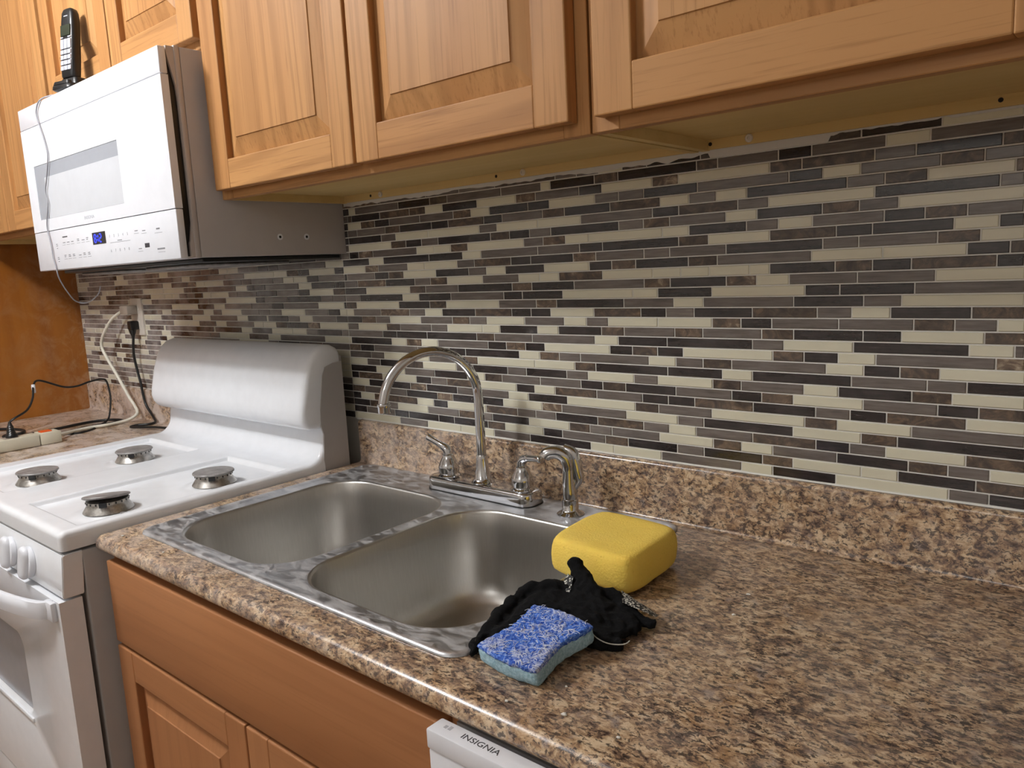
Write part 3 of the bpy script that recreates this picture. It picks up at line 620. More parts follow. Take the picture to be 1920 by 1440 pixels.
# ------------------------------------------------------------------ gas range
def gas_range():
    X0, X1 = -.765, -.002
    t = thing('gas_range', (-.383, -.38, 0), 'white freestanding gas range without grates, left of the sink', 'stove')
    finish('body', B(X0+.004, X1, -.668, -.05, .02, .893, .004, 2), M['side_paint'], t)
    # pressed cooktop: front lip, deck with two wells, riser up to the console
    path = []
    for i in range(3): path.append((-.702, .899+.012*i))
    for i in range(1, 7):
        a = R(90*i/6); path.append((-.702+.014*(1-math.cos(a)), .923+.0125*math.sin(a)))
    y = -.685
    while y < -.172: path.append((y, .9355)); y += .003
    for i in range(0, 9):
        a = R(86*i/8); path.append((-.168+.045*math.sin(a), .9355+.045*(1-math.cos(a))))
    path += [(-.1215, .992), (-.118, 1.006), (-.115, 1.018)]
    xs = [(X0, .012), (X0+.0008, .007), (X0+.003, .003), (X0+.007, .0008), (X0+.012, 0)]
    n = 340
    xs += [(X0+.012+(X1-X0-.024)*i/n, 0) for i in range(1, n)]
    xs += [(X1-(x-X0), d) for x, d in xs[:5][::-1]]
    def sst(e0, e1, v):
        v = min(1, max(0, (v-e0)/(e1-e0))); return v*v*(3-2*v)
    def well(x, y, a, b, c, d):
        w = .0075
        return sst(a, a+w, x)*sst(b, b-w, x)*sst(c, c+w, y)*sst(d, d-w, y)
    bm = bmesh.new(); rows = []
    for j, (y, z) in enumerate(path):
        y0, z0 = path[max(j-1, 0)]; y1, z1 = path[min(j+1, len(path)-1)]
        ny, nz = -(z1-z0), (y1-y0); l = math.hypot(ny, nz); ny /= l; nz /= l
        row = []
        for x, d in xs:
            zz = z
            if .93 < z < .937:
                zz -= .0105*max(well(x, y, -.278, -.024, -.662, -.212), well(x, y, -.705, -.425, -.662, -.212))
                for bx, by in BURN:
                    q = math.hypot(x-bx, y-by); zz += .0022*(1-sst(.05, .075, q))
            row.append(bm.verts.new((x, y-ny*d, zz-nz*d)))
        rows.append(row)
    for a, b in zip(rows[:-1], rows[1:]):
        for i in range(len(a)-1): bm.faces.new((a[i], a[i+1], b[i+1], b[i]))
    for i in (0, -1):                                          # flat side skirts
        top = [r[i].co.copy() for r in rows if r[i].co.z < .95]
        loft(bm, [[p for p in top], [Vector((p.x, max(p.y, -.690), .899)) for p in top]], False)
    finish('cooktop', bm, M['enamel'], t, angle=60)
    # console over the riser
    prof = [(-.112, 1.0125), (-.150, 1.0145), (-.160, 1.020), (-.1695, 1.033), (-.1735, 1.050), (-.1715, 1.068), (-.1575, 1.128), (-.1435, 1.166), (-.130, 1.188), (-.112, 1.2035), (-.092, 1.2095), (-.072, 1.208), (-.056, 1.200), (-.050, 1.19), (-.050, 1.0125)]
    bm = bmesh.new()
    e = [(0, .016), (.002, .009), (.006, .004), (.012, .001), (.02, 0)]
    st = [(X0+.002+a, d) for a, d in e]+[(X1-.002-a, d) for a, d in e[::-1]]
    cy, cz = -.105, 1.1
    L = []
    for x, d in st:
        l = []
        for y, z in prof:
            v = Vector((y-cy, z-cz)); q = v.normalized()*d
            l.append((x, y-q.x, z-q.y))
        L.append(l)
    loft(bm, L, True, True, True)
    con = finish('console', bm, M['enamel'], t, angle=50)
    pr = [(-.051, .894), (-.118, .894), (-.124, .94), (-.118, 1.0), (-.124, 1.02), (-.122, 1.06), (-.108, 1.14), (-.1, 1.158), (-.075, 1.165), (-.051, 1.167)]
    for xa in (X0+.0012, X1-.004):
        bm = bmesh.new(); loft(bm, [[(x, y, z) for y, z in pr] for x in (xa, xa+.0042)], True, True, True)
        finish('end_cap', bm, M['side_paint'], t, smooth=False)
    finish('back_panel', B(X0+.006, X1-.006, -.056, -.047, .89, 1.18), M['side_paint'], t, smooth=False)
    lettering('HOTPOINT', .0125, M['grey_print'], con, Matrix.Translation((-.553, -.1722, 1.0525)) @ Matrix.Rotation(R(90-10), 4, 'X'), extrude=.0006)
    # burners
    for i, (bx, by) in enumerate(BURN):
        z = .9274
        bm = bmesh.new()
        lathe(bm, [(.0, z), (.0455, z), (.047, z+.002), (.0455, z+.0045), (.041, z+.011), (.0375, z+.0165), (.0368, z+.0185), (.0395, z+.0185), (.0385, z+.0235), (.0, z+.0235)], (bx, by, 0), 40)
        b = finish('burner', bm, M['alloy'], t, angle=35)
        bm = bmesh.new()
        for k in range(20):                                    # flame ports around the head
            a = 2*math.pi*k/20
            vs = box(bmesh.new(), -.0012, .0012, -.0008, .0008, 0, .0035)
            me = bpy.data.meshes.new('t'); vs.transform(Matrix.Translation((bx, by, z+.0192)) @ Matrix.Rotation(a, 4, 'Z') @ Matrix.Translation((0, .0392, 0))); vs.to_mesh(me); vs.free(); bm.from_mesh(me); bpy.data.meshes.remove(me)
        q = box(bmesh.new(), .034, .0432, -.0068, .0068, z+.0160, z+.0252); q.transform(Matrix.Translation((bx, by, 0)) @ Matrix.Rotation(R(-34), 4, 'Z')); me = bpy.data.meshes.new('t'); q.to_mesh(me); q.free(); bm.from_mesh(me); bpy.data.meshes.remove(me)
        finish('flame_port', bm, M['black'], b, smooth=False)
        tilt = Matrix.Rotation(R(-9), 3, Vector((.55, .83, 0))) if i == 0 else Matrix.Rotation(R(random.uniform(-2, 2)), 3, 'X')
        bm = bmesh.new()
        dz = .0275 if i == 0 else .0255
        lathe(bm, [(.0, -.002), (.041, -.0015), (.0438, .0), (.044, .0018), (.0425, .0034), (.030, .0046), (.0, .005)], (bx-(.004 if i == 0 else 0), by, z+dz), 40, 'z', tilt)
        finish('burner_cap', bm, M['cap'], b, angle=35)
        bm = bmesh.new(); tube(bm, [(bx+.045, by+.005, z+.0008), (bx+.055, by+.008, z+.0014), (bx+.068, by+.012, z+.0004)], .004, 8, 4, .35)
        finish('igniter', bm, M['cap'], b)
    # front: control panel, knobs, oven door
    bm = bmesh.new()
    pr = [(-.665, .8935), (-.6985, .8935), (-.7015, .89), (-.709, .815), (-.707, .8115), (-.672, .8115)]
    loft(bm, [[(x, y, z) for y, z in pr] for x in (X0+.001, X1-.002)], True, True, True)
    bmesh.ops.bevel(bm, geom=[e for e in bm.edges], offset=.0015, segments=2, affect='EDGES')
    cp = finish('control_panel', bm, M['enamel'], t, angle=45)
    for kx, rot in ((-.165, 8), (-.268, 0), (-.52, 0), (-.62, 0)):
        bm = bmesh.new(); L = []
        Mx = Matrix.Translation((kx, -.7062, .8485)) @ Matrix.Rotation(R(-5.7), 4, 'X') @ Matrix.Rotation(R(rot), 4, 'Y')
        for d, s in ((0, 1), (.008, .98), (.0095, .93)):
            L.append([Mx @ Vector((.0300*s*math.cos(2*math.pi*i/32), -d, .0305*s*math.sin(2*math.pi*i/32))) for i in range(32)])
        loft(bm, L, True, True, True); kn = finish('knob', bm, M['white_plastic'], cp, angle=45)
        bm = bmesh.new(); L = []
        for d, w, h in ((.009, .0195, .0325), (.0125, .0190, .0325), (.016, .0165, .0310), (.0185, .0120, .0285), (.0195, .0070, .0240)):
            L.append([Mx @ Vector((x, -d, z)) for x, _, z in [(q[0], 0, q[1]) for q in rrect(-w, w, -h, h, w*.9, 0, 5)]])
        loft(bm, L, True, True, True); finish('grip', bm, M['white_plastic'], kn, angle=45)
    yd = -.7165
    # door slab with a recessed window
    bm = bmesh.new()
    wx0, wx1, wz0, wz1 = -.62, -.2545, .495, .672
    o0 = [(X0+.004, .30), (X1-.004, .30), (X1-.004, .8065), (X0+.004, .8065)]
    def rr2(i, y, n=6): return [(p[0], y, p[1]) for p in rrect(wx0-i, wx1+i, wz0-i, wz1+i, .03+i, 0, n)]
    vs = [bm.verts.new((x, yd, z)) for x, z in o0]; es = [bm.edges.new((vs[i], vs[(i+1) % 4])) for i in range(4)]
    r0 = [bm.verts.new(p) for p in rr2(.006, yd)]; es += [bm.edges.new((r0[i], r0[(i+1) % len(r0)])) for i in range(len(r0))]
    bmesh.ops.triangle_fill(bm, use_beauty=True, edges=es)
    prev = r0
    for i, y in ((.002, yd+.002), (0, yd+.006), (-.004, yd+.008)):
        r1 = [bm.verts.new(p) for p in rr2(i, y)]
        for k in range(len(r1)): bm.faces.new((prev[k], prev[(k+1) % len(r1)], r1[(k+1) % len(r1)], r1[k]))
        prev = r1
    bk = [bm.verts.new((x, -.6765, z)) for x, z in o0]
    for i in range(4): bm.faces.new((vs[i], vs[(i+1) % 4], bk[(i+1) % 4], bk[i]))
    bm.faces.new(bk)
    door = finish('oven_door', bm, M['enamel'], t, angle=50)
    bm = bmesh.new(); bm.faces.new([bm.verts.new((p[0], yd+.0075, p[2])) for p in rr2(-.0035, 0)]); finish('window', bm, M['window_tint'], door, smooth=False)
    finish('window_sill', B(wx0+.01, wx1+.004, yd-.004, yd+.003, wz0-.014, wz0-.003, .003, 2), M['enamel'], door)
    # bowed handle
    bm = bmesh.new(); L = []
    hx0, hx1 = X0+.03, X1-.034
    for i in range(33):
        u = i/32; s = math.sin(math.pi*u)**.55 if 0 < u < 1 else 0
        x = hx0+(hx1-hx0)*u; yo = yd-.006-.048*s; th = .010+.004*(1-s); zc = .790-.026*s*.35
        L.append([(x, y, z) for y, z in ((yo, zc-.018), (yo+th*.5, zc-.0195), (yo+th, zc-.017), (yo+th, zc+.014), (yo+th*.5, zc+.0165), (yo, zc+.0145), (yo-.003, zc))])
    loft(bm, L, True, True, True); finish('handle', bm, M['white_plastic'], door, angle=60)
    finish('handle_mount', B(hx1-.02, hx1+.016, yd-.0105, yd+.001, .768, .8055, .004, 2), M['white_plastic'], door)
    finish('handle_mount', B(hx0-.016, hx0+.02, yd-.0105, yd+.001, .768, .8055, .004, 2), M['white_plastic'], door)
    finish('drawer', B(X0+.004, X1-.004, yd+.004, -.672, .08, .288, .004, 2), M['enamel'], t)
    for fx in (X0+.06, X1-.06):
        for fy in (-.62, -.1): finish('foot', B(fx-.02, fx+.02, fy-.02, fy+.02, 0, .0198), M['black'], t, smooth=False)
BURN = ((-.103, -.574), (-.093, -.352), (-.492, -.572), (-.50, -.346))
gas_range()

# ------------------------------------------------------------------ microwave
def microwave():
    X0, X1 = -.762, -.0025; Z0, Z1 = 1.4175, 1.8195; yf = -.416
    t = thing('microwave', (-.382, -.2, Z0), 'white over-the-range microwave oven with blue clock display', 'microwave')
    finish('case', B(X0+.002, X1, -.372, -.008, Z0+.001, Z1+.004, .002, 2), M['mw_side'], t)
    finish('front_frame', B(X0+.001, X1-.0002, -.3835, -.3722, Z0, Z1+.006, .002, 2), M['mw_side'], t)
    bm = bmesh.new()      # scooped grip between frame and door
    pr = [(-.3837, Z1+.003), (-.3985, Z1+.003), (-.3985, Z1-.012), (-.3945, Z1-.03), (-.3860, Z1-.07), (-.3845, Z1-.1), (-.3845, Z0+.07), (-.3905, Z0+.035), (-.3925, Z0+.03), (-.3925, Z0+.003), (-.3837, Z0+.003)]
    loft(bm, [[(x, y, z) for y, z in pr] for x in (X0+.004, X1-.002)], True, True, True)
    finish('grip_recess', bm, M['mw_side'], t, smooth=False)
    finish('door_core', B(X0+.006, X1-.0085, -.4005, -.3845, Z0+.004, Z1-.003), M['black'], t, smooth=False)
    fr = M['white_plastic']
    def slab(name, z0, z1):
        return finish(name, B(X0, X1, yf, -.4005, z0, z1, .0016, 2), fr, t, angle=45)
    slab('vent_panel', 1.7695, Z1)
    # door with a glazed opening
    z0, z1 = 1.5155, 1.768
    wx0, wx1, wz0, wz1 = -.7055, -.2235, 1.5445, 1.676
    bm = bmesh.new()
    o = [(X0, z0), (X1, z0), (X1, z1), (X0, z1)]; w = [(wx0, wz0), (wx1, wz0), (wx1, wz1), (wx0, wz1)]
    ov = [bm.verts.new((x, yf, z)) for x, z in o]; wv = [bm.verts.new((x, yf, z)) for x, z in w]; wb = [bm.verts.new((x, yf+.0025, z)) for x, z in w]
    ob = [bm.verts.new((x, -.4005, z)) for x, z in o]
    for i in range(4):
        j = (i+1) % 4
        bm.faces.new((ov[i], ov[j], wv[j], wv[i])); bm.faces.new((wv[i], wv[j], wb[j], wb[i])); bm.faces.new((ov[i], ov[j], ob[j], ob[i]))
    bm.faces.new(ob)
    door = finish('door', bm, fr, t, smooth=False)
    finish('window', B(wx0+.0002, wx1-.0002, yf+.001, yf+.0024, wz0+.0002, wz1-.0002), M['window_tint'], door, smooth=False)
    # paler inner screen, leaving a darker band at the top and left
    finish('window_screen', B(wx0+.058, wx1-.0004, yf+.0006, yf+.0011, wz0+.0006, wz1-.032), M['screen'], door, smooth=False)
    lettering('INSIGNIA', .0105, M['pale_print'], door, front_mat(-.438, yf-.0001, 1.5262), scale_x=1.25)
    cp = slab('control_panel', Z0, 1.514)
    finish('display', B(-.4075, -.337, yf-.0006, yf+.001, 1.4665, 1.4935), M['black_gloss'], cp, smooth=False)
    segs = {'8': 'abcdefg', '1': 'bc', '2': 'abged'}
    bm = bmesh.new()
    def digit(ch, x, z, w=.010, h=.0175, q=.0013):
        P = {'a': (0, h, w, h), 'g': (0, h/2, w, h/2), 'd': (0, 0, w, 0), 'f': (0, h/2, 0, h), 'b': (w, h/2, w, h), 'e': (0, 0, 0, h/2), 'c': (w, 0, w, h/2)}
        for s in segs[ch]:
            a, b, c, d = P[s]; box(bm, x+a-(q if a == c else -q), x+c+(q if a == c else -q), yf-.0011, yf-.0005, z+b-(q if b == d else -q), z+d+(q if b == d else -q))
    digit('8', -.397, 1.4712); digit('1', -.386, 1.4712); digit('2', -.3685, 1.4712)
    for z in (1.4755, 1.4835): box(bm, -.3835, -.3815, yf-.0011, yf-.0005, z, z+.002)
    finish('clock_digits', bm, M['digit'], cp, smooth=False)
    for i, ch in enumerate('12345'): lettering(ch, .009, M['pale_print'], cp, front_mat(-.318+.0225*i, yf-.0002, 1.4775), name='key_number')
    for i, ch in enumerate('67890'): lettering(ch, .009, M['pale_print'], cp, front_mat(-.318+.0225*i, yf-.0002, 1.4455), name='key_number')
    bm = bmesh.new()
    rr = random.Random(2)
    def dash(x, z, w, h=.0016): box(bm, x, x+w, yf-.0003, yf+.0005, z, z+h)
    dash(-.316, 1.4655, .10, .0007); dash(-.278, 1.4685, .022)
    for x in (-.585, -.559, -.533, -.497, -.470, -.443):
        for z in (1.4775, 1.4435):
            dash(x, z+.003, .012+rr.uniform(-.004, .004)); dash(x-.003, z-.002, .019, .0006)
            if rr.random() < .5: dash(x, z+.0065, .011)
    for x, z in ((-.19, 1.483), (-.155, 1.481), (-.18, 1.445)): dash(x, z, .014); dash(x-.004, z-.005, .022, .0006)
    dash(-.092, 1.480, .015, .003); dash(-.1, 1.473, .032, .0006); dash(-.096, 1.4395, .032, .003); dash(-.094, 1.434, .03, .0006)
    for z in (1.475, 1.4425): dash(-.629, z, .010); dash(-.629, z+.004, .009); dash(-.627, z-.006, .006)
    finish('key_legends', bm, M['grey_print'], cp, smooth=False)
    bm = bmesh.new(); dash(-.583, 1.4935, .030, .0026); box(bm, -.150, -.129, yf-.0003, yf+.0005, 1.4465, 1.4555)
    finish('dark_legends', bm, M['dark_print'], cp, smooth=False)
    for y in (-.186, -.117):
        bm = bmesh.new(); lathe(bm, [(.007, X1-.0005), (.0068, X1+.0008), (.0035, X1+.0012), (.003, X1-.0002), (0, X1-.0002)], (0, y, 1.4585), 16, 'x'); p = finish('screw', bm, M['white_plastic'], t)
        bm = bmesh.new(); lathe(bm, [(.0028, X1+.0002), (.0028, X1+.0007), (0, X1+.0007)], (0, y, 1.4585), 12, 'x'); finish('screw_socket', bm, M['black'], p)
    finish('bottom_plate', B(X0+.02, X1-.01, -.365, -.02, 1.409, 1.4178, .002, 1), M['black'], t)
    for xa, xb in ((-.70, -.44), (-.33, -.07)):
        finish('grease_filter', B(xa, xb, -.34, -.12, 1.402, 1.4088, .003, 1), M['cap'], t)
microwave()

# ------------------------------------------------------------------ dishwasher
def dishwasher():
    X0, X1 = .919, 1.525
    t = thing('dishwasher', (1.222, -.33, 0), 'white dishwasher tucked under the worktop, right of the sink cabinet', 'dishwasher')
    finish('tub', B(X0+.004, X1-.004, -.63, -.02, .10, .876), M['side_paint'], t, smooth=False)
    finish('toe_panel', B(X0+.004, X1-.004, -.58, -.56, .0, .10), M['black'], t, smooth=False)
    d = finish('door', B(X0, X1, -.6705, -.6305, .11, .8655, .003, 2), M['white_plastic'], t)
    c = finish('control_strip', B(X0, X1, -.6725, -.6475, .8662, .8890, .0022, 2), M['white_plastic'], t)
    lettering('INSIGNIA', .0112, M['dark_print'], c, Matrix.Translation((.960, -.6625, .8891)), scale_x=1.12)
    bm = bmesh.new()
    for k in range(2): bm = box(bm, .9335+.006*k, .9375+.006*k, -.6605, -.6555+.0015*k, .8888, .8892)
    finish('symbol', bm, M['pale_print'], c, smooth=False)
dishwasher()

# ------------------------------------------------------------------ phone on the microwave
def phone():
    px, py, pz = -.497, -.380, 1.8255
    Mz = Matrix.Translation((px, py, pz)) @ Matrix.Rotation(R(14), 4, 'Z')
    global PHONE_BASE
    c = PHONE_BASE = thing('phone_cradle', (px, py, pz), 'black charging cradle under the handset on top of the microwave', 'charger')
    bm = bmesh.new(); L = []
    for ins, z in ((.003, 0), (0, .003), (.001, .010), (.006, .014)):
        L.append([Mz @ Vector(p) for p in rrect(-.036+ins, .036-ins, -.034+ins, .034-ins, .014, z, 6)])
    loft(bm, L, True, True, True); b = finish('base', bm, M['black'], c, angle=50)
    bm = bmesh.new(); L = []
    for ins, z in ((0, .012), (.002, .024), (.004, .029)):
        L.append([Mz @ Vector(p) for p in rrect(-.031+ins, .031-ins, -.014+ins, .026-ins*1.5, .010, z, 6)])
    loft(bm, L, True, True, True); finish('cup', bm, M['black'], c, angle=50)
    bm = bmesh.new(); L = []
    for ins, z in ((0, .012), (.002, .019)):
        L.append([Mz @ Vector(p) for p in rrect(-.029+ins, .029-ins, -.032+ins, -.016-ins, .007, z, 5)])
    loft(bm, L, True, True, True); finish('front_lip', bm, M['black'], c, angle=50)
    h = thing('phone_handset', (px, py, pz+.03), 'slim black cordless phone handset standing upright above the microwave', 'phone')
    Mh = Mz @ Matrix.Translation((0, -.001, .0293)) @ Matrix.Rotation(R(-7), 4, 'X')
    bm = bmesh.new(); L = []
    for z, w, d in ((0, .0205, .0105), (.004, .0228, .0125), (.04, .0235, .0135), (.09, .0235, .0125), (.130, .0225, .0118), (.148, .0205, .011), (.156, .0165, .0095), (.1595, .010, .006)):
        L.append([Mh @ Vector((p[0], p[1], z)) for p in rrect(-w, w, -d, d, min(w, d)*.75, 0, 5)])
    loft(bm, L, True, True, True); finish('body', bm, M['black'], h, angle=50)
    def onface(bm, x0, x1, z0, z1, d, lift=.0012, bev=.0006):
        q = box(bmesh.new(), x0, x1, -d-lift, -d+.001, z0, z1, bev, 1); q.transform(Mh); me = bpy.data.meshes.new('t'); q.to_mesh(me); q.free(); bm.from_mesh(me); bpy.data.meshes.remove(me); return bm
    finish('screen', onface(bmesh.new(), -.017, .017, .094, .119, .0128), M['lcd'], h, smooth=False)
    bm = bmesh.new(); onface(bm, -.007, .007, .139, .141, .0112, .0008, .0002); finish('earpiece', bm, M['keypad'], h, smooth=False)
    for r in range(6):
        for k in range(3):
            x = -.0175+.0123*k; z = .077-.0122*r
            finish('key', onface(bmesh.new(), x, x+.0108, z-(.003 if r == 0 else 0), z+.0098, .0131), M['keypad'], h, smooth=False)
    finish('power_key', onface(bmesh.new(), .008, .018, .0895, .0925, .0128), M['keypad'], h, smooth=False)
    finish('talk_key', onface(bmesh.new(), -.018, -.008, .0895, .0925, .0128), M['keypad'], h, smooth=False)
phone()
bm = bmesh.new()
tube(bm, [(-.50, -.345, 1.829), (-.53, -.375, 1.8275), (-.565, -.405, 1.826), (-.600, -.4185, 1.8195), (-.627, -.4195, 1.802), (-.629, -.4195, 1.78), (-.612, -.4195, 1.745), (-.598, -.4195, 1.71), (-.597, -.4195, 1.685), (-.622, -.4195, 1.64), (-.641, -.4195, 1.61), (-.636, -.4195, 1.58), (-.655, -.4195, 1.545), (-.662, -.4195, 1.52), (-.652, -.4195, 1.48), (-.650, -.4195, 1.45), (-.640, -.4190, 1.42), (-.650, -.412, 1.395), (-.700, -.38, 1.362), (-.745, -.345, 1.335), (-.735, -.32, 1.330), (-.700, -.305, 1.350), (-.690, -.30, 1.372)], .0017, 8, 6)
finish('power_cord', bm, M['grey_cord'], PHONE_BASE, label='thin grey cord hanging down over the microwave front')

# ------------------------------------------------------------------ outlet, plugs, power strip, cords on the left counter
t = thing('outlet', (-1.143, -.0085, 1.262), 'wall outlet plate between the tiles behind the range', 'outlet')
finish('plate', B(-1.183, -1.103, -.0155, -.0062, 1.202, 1.326, .003, 2), M['plate'], t)
for z in (1.288, 1.238):
    finish('socket', B(-1.160, -1.126, -.0172, -.0150, z-.016, z+.016, .002, 1), M['plate'], t)
STRIP = thing('power_strip', (-1.05, -.57, .914), 'beige power strip on the left counter, its thick white cord looping up to the outlet', 'power strip')
finish('body', B(-1.078, -1.022, -.625, -.392, .9148, .949, .003, 2), M['beige'], STRIP)
finish('switch_end', B(-1.078, -1.022, -.390, -.333, .9148, .950, .003, 2), M['beige'], STRIP)
finish('switch', B(-1.063, -1.038, -.383, -.352, .948, .9535, .002, 2), M['orange'], STRIP)
for y in (-.46, -.53, -.59): finish('socket', B(-1.066, -1.034, y-.018, y+.018, .9485, .9498), M['taupe'], STRIP, smooth=False)
p = finish('plug', B(-1.185, -1.128, -.052, -.0175, 1.274, 1.303, .004, 2), M['taupe'], STRIP, label='taupe plug in the upper wall socket')
bm = bmesh.new(); tube(bm, [(-1.186, -.035, 1.287, .005), (-1.200, -.036, 1.285, .0042), (-1.212, -.037, 1.281, .0036)], n=10, sub=4); finish('strain_relief', bm, M['taupe'], p)
bm = bmesh.new()
tube(bm, [(-1.211, -.037, 1.282), (-1.262, -.05, 1.256), (-1.318, -.06, 1.205), (-1.345, -.06, 1.165), (-1.320, -.058, 1.125), (-1.270, -.055, 1.073), (-1.238, -.05, 1.030), (-1.208, -.046, .99), (-1.180, -.043, .962), (-1.152, -.05, .940), (-1.148, -.075, .926), (-1.15, -.11, .9205), (-1.14, -.16, .9205), (-1.15, -.20, .9205), (-1.135, -.25, .9215), (-1.10, -.29, .926), (-1.072, -.318, .930), (-1.06, -.331, .931)], .0052, 10, 7)
finish('cord', bm, M['cream_cord'], STRIP, label='thick white cord')
LEAD = thing('appliance_lead', (-1.143, -.03, .92), 'black plug in the lower wall socket with its black cord dropping behind the range', 'cord')
p = finish('plug', B(-1.158, -1.128, -.046, -.0175, 1.222, 1.252, .005, 2), M['black'], LEAD)
bm = bmesh.new(); lathe(bm, [(.0125, 1.2225), (.010, 1.212), (.006, 1.203), (.0042, 1.196)], (-1.143, -.035, 0), 14); finish('strain_relief', bm, M['black'], p)
bm = bmesh.new()
tube(bm, [(-1.143, -.035, 1.197), (-1.150, -.036, 1.165), (-1.158, -.034, 1.13), (-1.152, -.032, 1.085), (-1.140, -.031, 1.04), (-1.132, -.031, 1.0), (-1.118, -.031, .965), (-1.075, -.034, .936), (-1.035, -.045, .921), (-1.025, -.07, .9185), (-1.045, -.10, .9185), (-1.035, -.125, .919), (-.985, -.12, .9215), (-.92, -.10, .924), (-.84, -.085, .925), (-.79, -.06, .922), (-.774, -.035, .93)], .0042, 10, 7)
finish('cord', bm, M['rubber'], LEAD)
THIN = thing('charger_lead', (-1.052, -.455, .950), 'black ribbed plug in the power strip with thin cord arching against the brown panel', 'cord')
bm = bmesh.new(); prof = [(.015, .9500), (.0165, .953), (.0155, .958), (.012, .962)]
for i in range(4): prof += [(.0125-.0012*i, .9635+.006*i), (.0105-.0012*i, .9665+.006*i)]
prof += [(.005, .990), (.0035, .996)]
lathe(bm, prof, (-1.052, -.455, 0), 18); finish('plug', bm, M['black'], THIN, angle=30)
bm = bmesh.new()
tube(bm, [(-1.052, -.455, .995), (-1.05, -.44, 1.005), (-1.07, -.40, 1.02), (-1.09, -.375, 1.05), (-1.115, -.36, 1.085), (-1.135, -.335, 1.095), (-1.17, -.26, 1.062), (-1.195, -.21, 1.055), (-1.21, -.165, 1.062), (-1.235, -.115, 1.062), (-1.238, -.10, 1.048), (-1.225, -.10, 1.00), (-1.215, -.11, .96), (-1.205, -.125, .928), (-1.18, -.16, .9185), (-1.13, -.21, .9165), (-1.11, -.25, .9165), (-1.13, -.28, .9165), (-1.17, -.29, .9165)], .0032, 8, 7)
c = finish('cord', bm, M['rubber'], THIN)
bm = bmesh.new(); lathe(bm, [(.0045, 1.062), (.0055, 1.066), (.0055, 1.084), (.0045, 1.088)], (-1.112, -.362, 0), 12); finish('white_tag', bm, M['white_plastic'], c)
bm = bmesh.new()
tube(bm, [(-1.62, -.55, .9195), (-1.50, -.44, .920), (-1.42, -.37, .921), (-1.34, -.34, .9195), (-1.29, -.36, .9185), (-1.30, -.40, .9185), (-1.27, -.41, .9185), (-1.24, -.36, .9185), (-1.25, -.27, .919), (-1.27, -.17, .919), (-1.25, -.11, .919), (-1.20, -.085, .9185), (-1.17, -.10, .9185), (-1.175, -.16, .9185), (-1.17, -.22, .9185), (-1.15, -.28, .9185), (-1.165, -.31, .9185)], .0045, 10, 7)
tag(finish('black_cable', bm, M['rubber'], None, origin=(-1.3, -.3, .92)), 'thick black cord snaking flat over the left counter toward the panel', 'cord')

# ------------------------------------------------------------------ sponges and glove by the sink
def yellow_sponge():
    c = [Vector((.812, -.322)), Vector((.968, -.338)), Vector((.962, -.178)), Vector((.806, -.166))]
    cen = sum(c, Vector((0, 0)))/4
    bm = bmesh.new()
    n = 22
    def corner_round(u, v, k=.2):
        # superellipse mapping of the unit square for soft corners
        a, b = u*2-1, v*2-1
        return a*math.sqrt(1-.19*b*b*abs(b)**3), b*math.sqrt(1-.19*a*a*abs(a)**3)
    z0, z1 = .9195, .9735
    L = []
    ring = []
    m = 12
    for i in range(m): ring.append((i/m, 0))
    for i in range(m): ring.append((1, i/m))
    for i in range(m): ring.append((1-i/m, 1))
    for i in range(m): ring.append((0, 1-i/m))
    def P(u, v, s, z):
        a, b = corner_round(u, v); a = a*s*.5+.5; b = b*s*.5+.5
        q = c[0]*(1-a)*(1-b)+c[1]*a*(1-b)+c[2]*a*b+c[3]*(1-a)*b
        return Vector((q.x, q.y, z))
    h = z1-z0
    for s, z in ((.0, z0), (.5, z0), (.93, z0), (.975, z0+.003), (1.0, z0+.010), (1.005, z0+h*.5), (.995, z1-.014), (.97, z1-.006), (.92, z1-.0015), (.8, z1), (.5, z1-.0006), (.25, z1-.0008), (.0, z1-.0008)):
        L.append([P(u, v, s, z) for u, v in ring])
    loft(bm, L)
    bmesh.ops.remove_doubles(bm, verts=bm.verts, dist=1e-5)
    bmesh.ops.subdivide_edges(bm, edges=bm.edges, cuts=1, use_grid_fill=True)
    for v in bm.verts: v.co += Vector((noise.noise(v.co*28), noise.noise(v.co*28+Vector((5, 1, 2))), 0))*.0018+Vector((0, 0, noise.noise(v.co*20)*.0012 if v.co.z > .93 else 0))
    tag(finish('yellow_sponge', bm, M['foam'], None, origin=(.887, -.25, z0), angle=80), 'large yellow grouting sponge resting on the sink corner', 'sponge')
yellow_sponge()

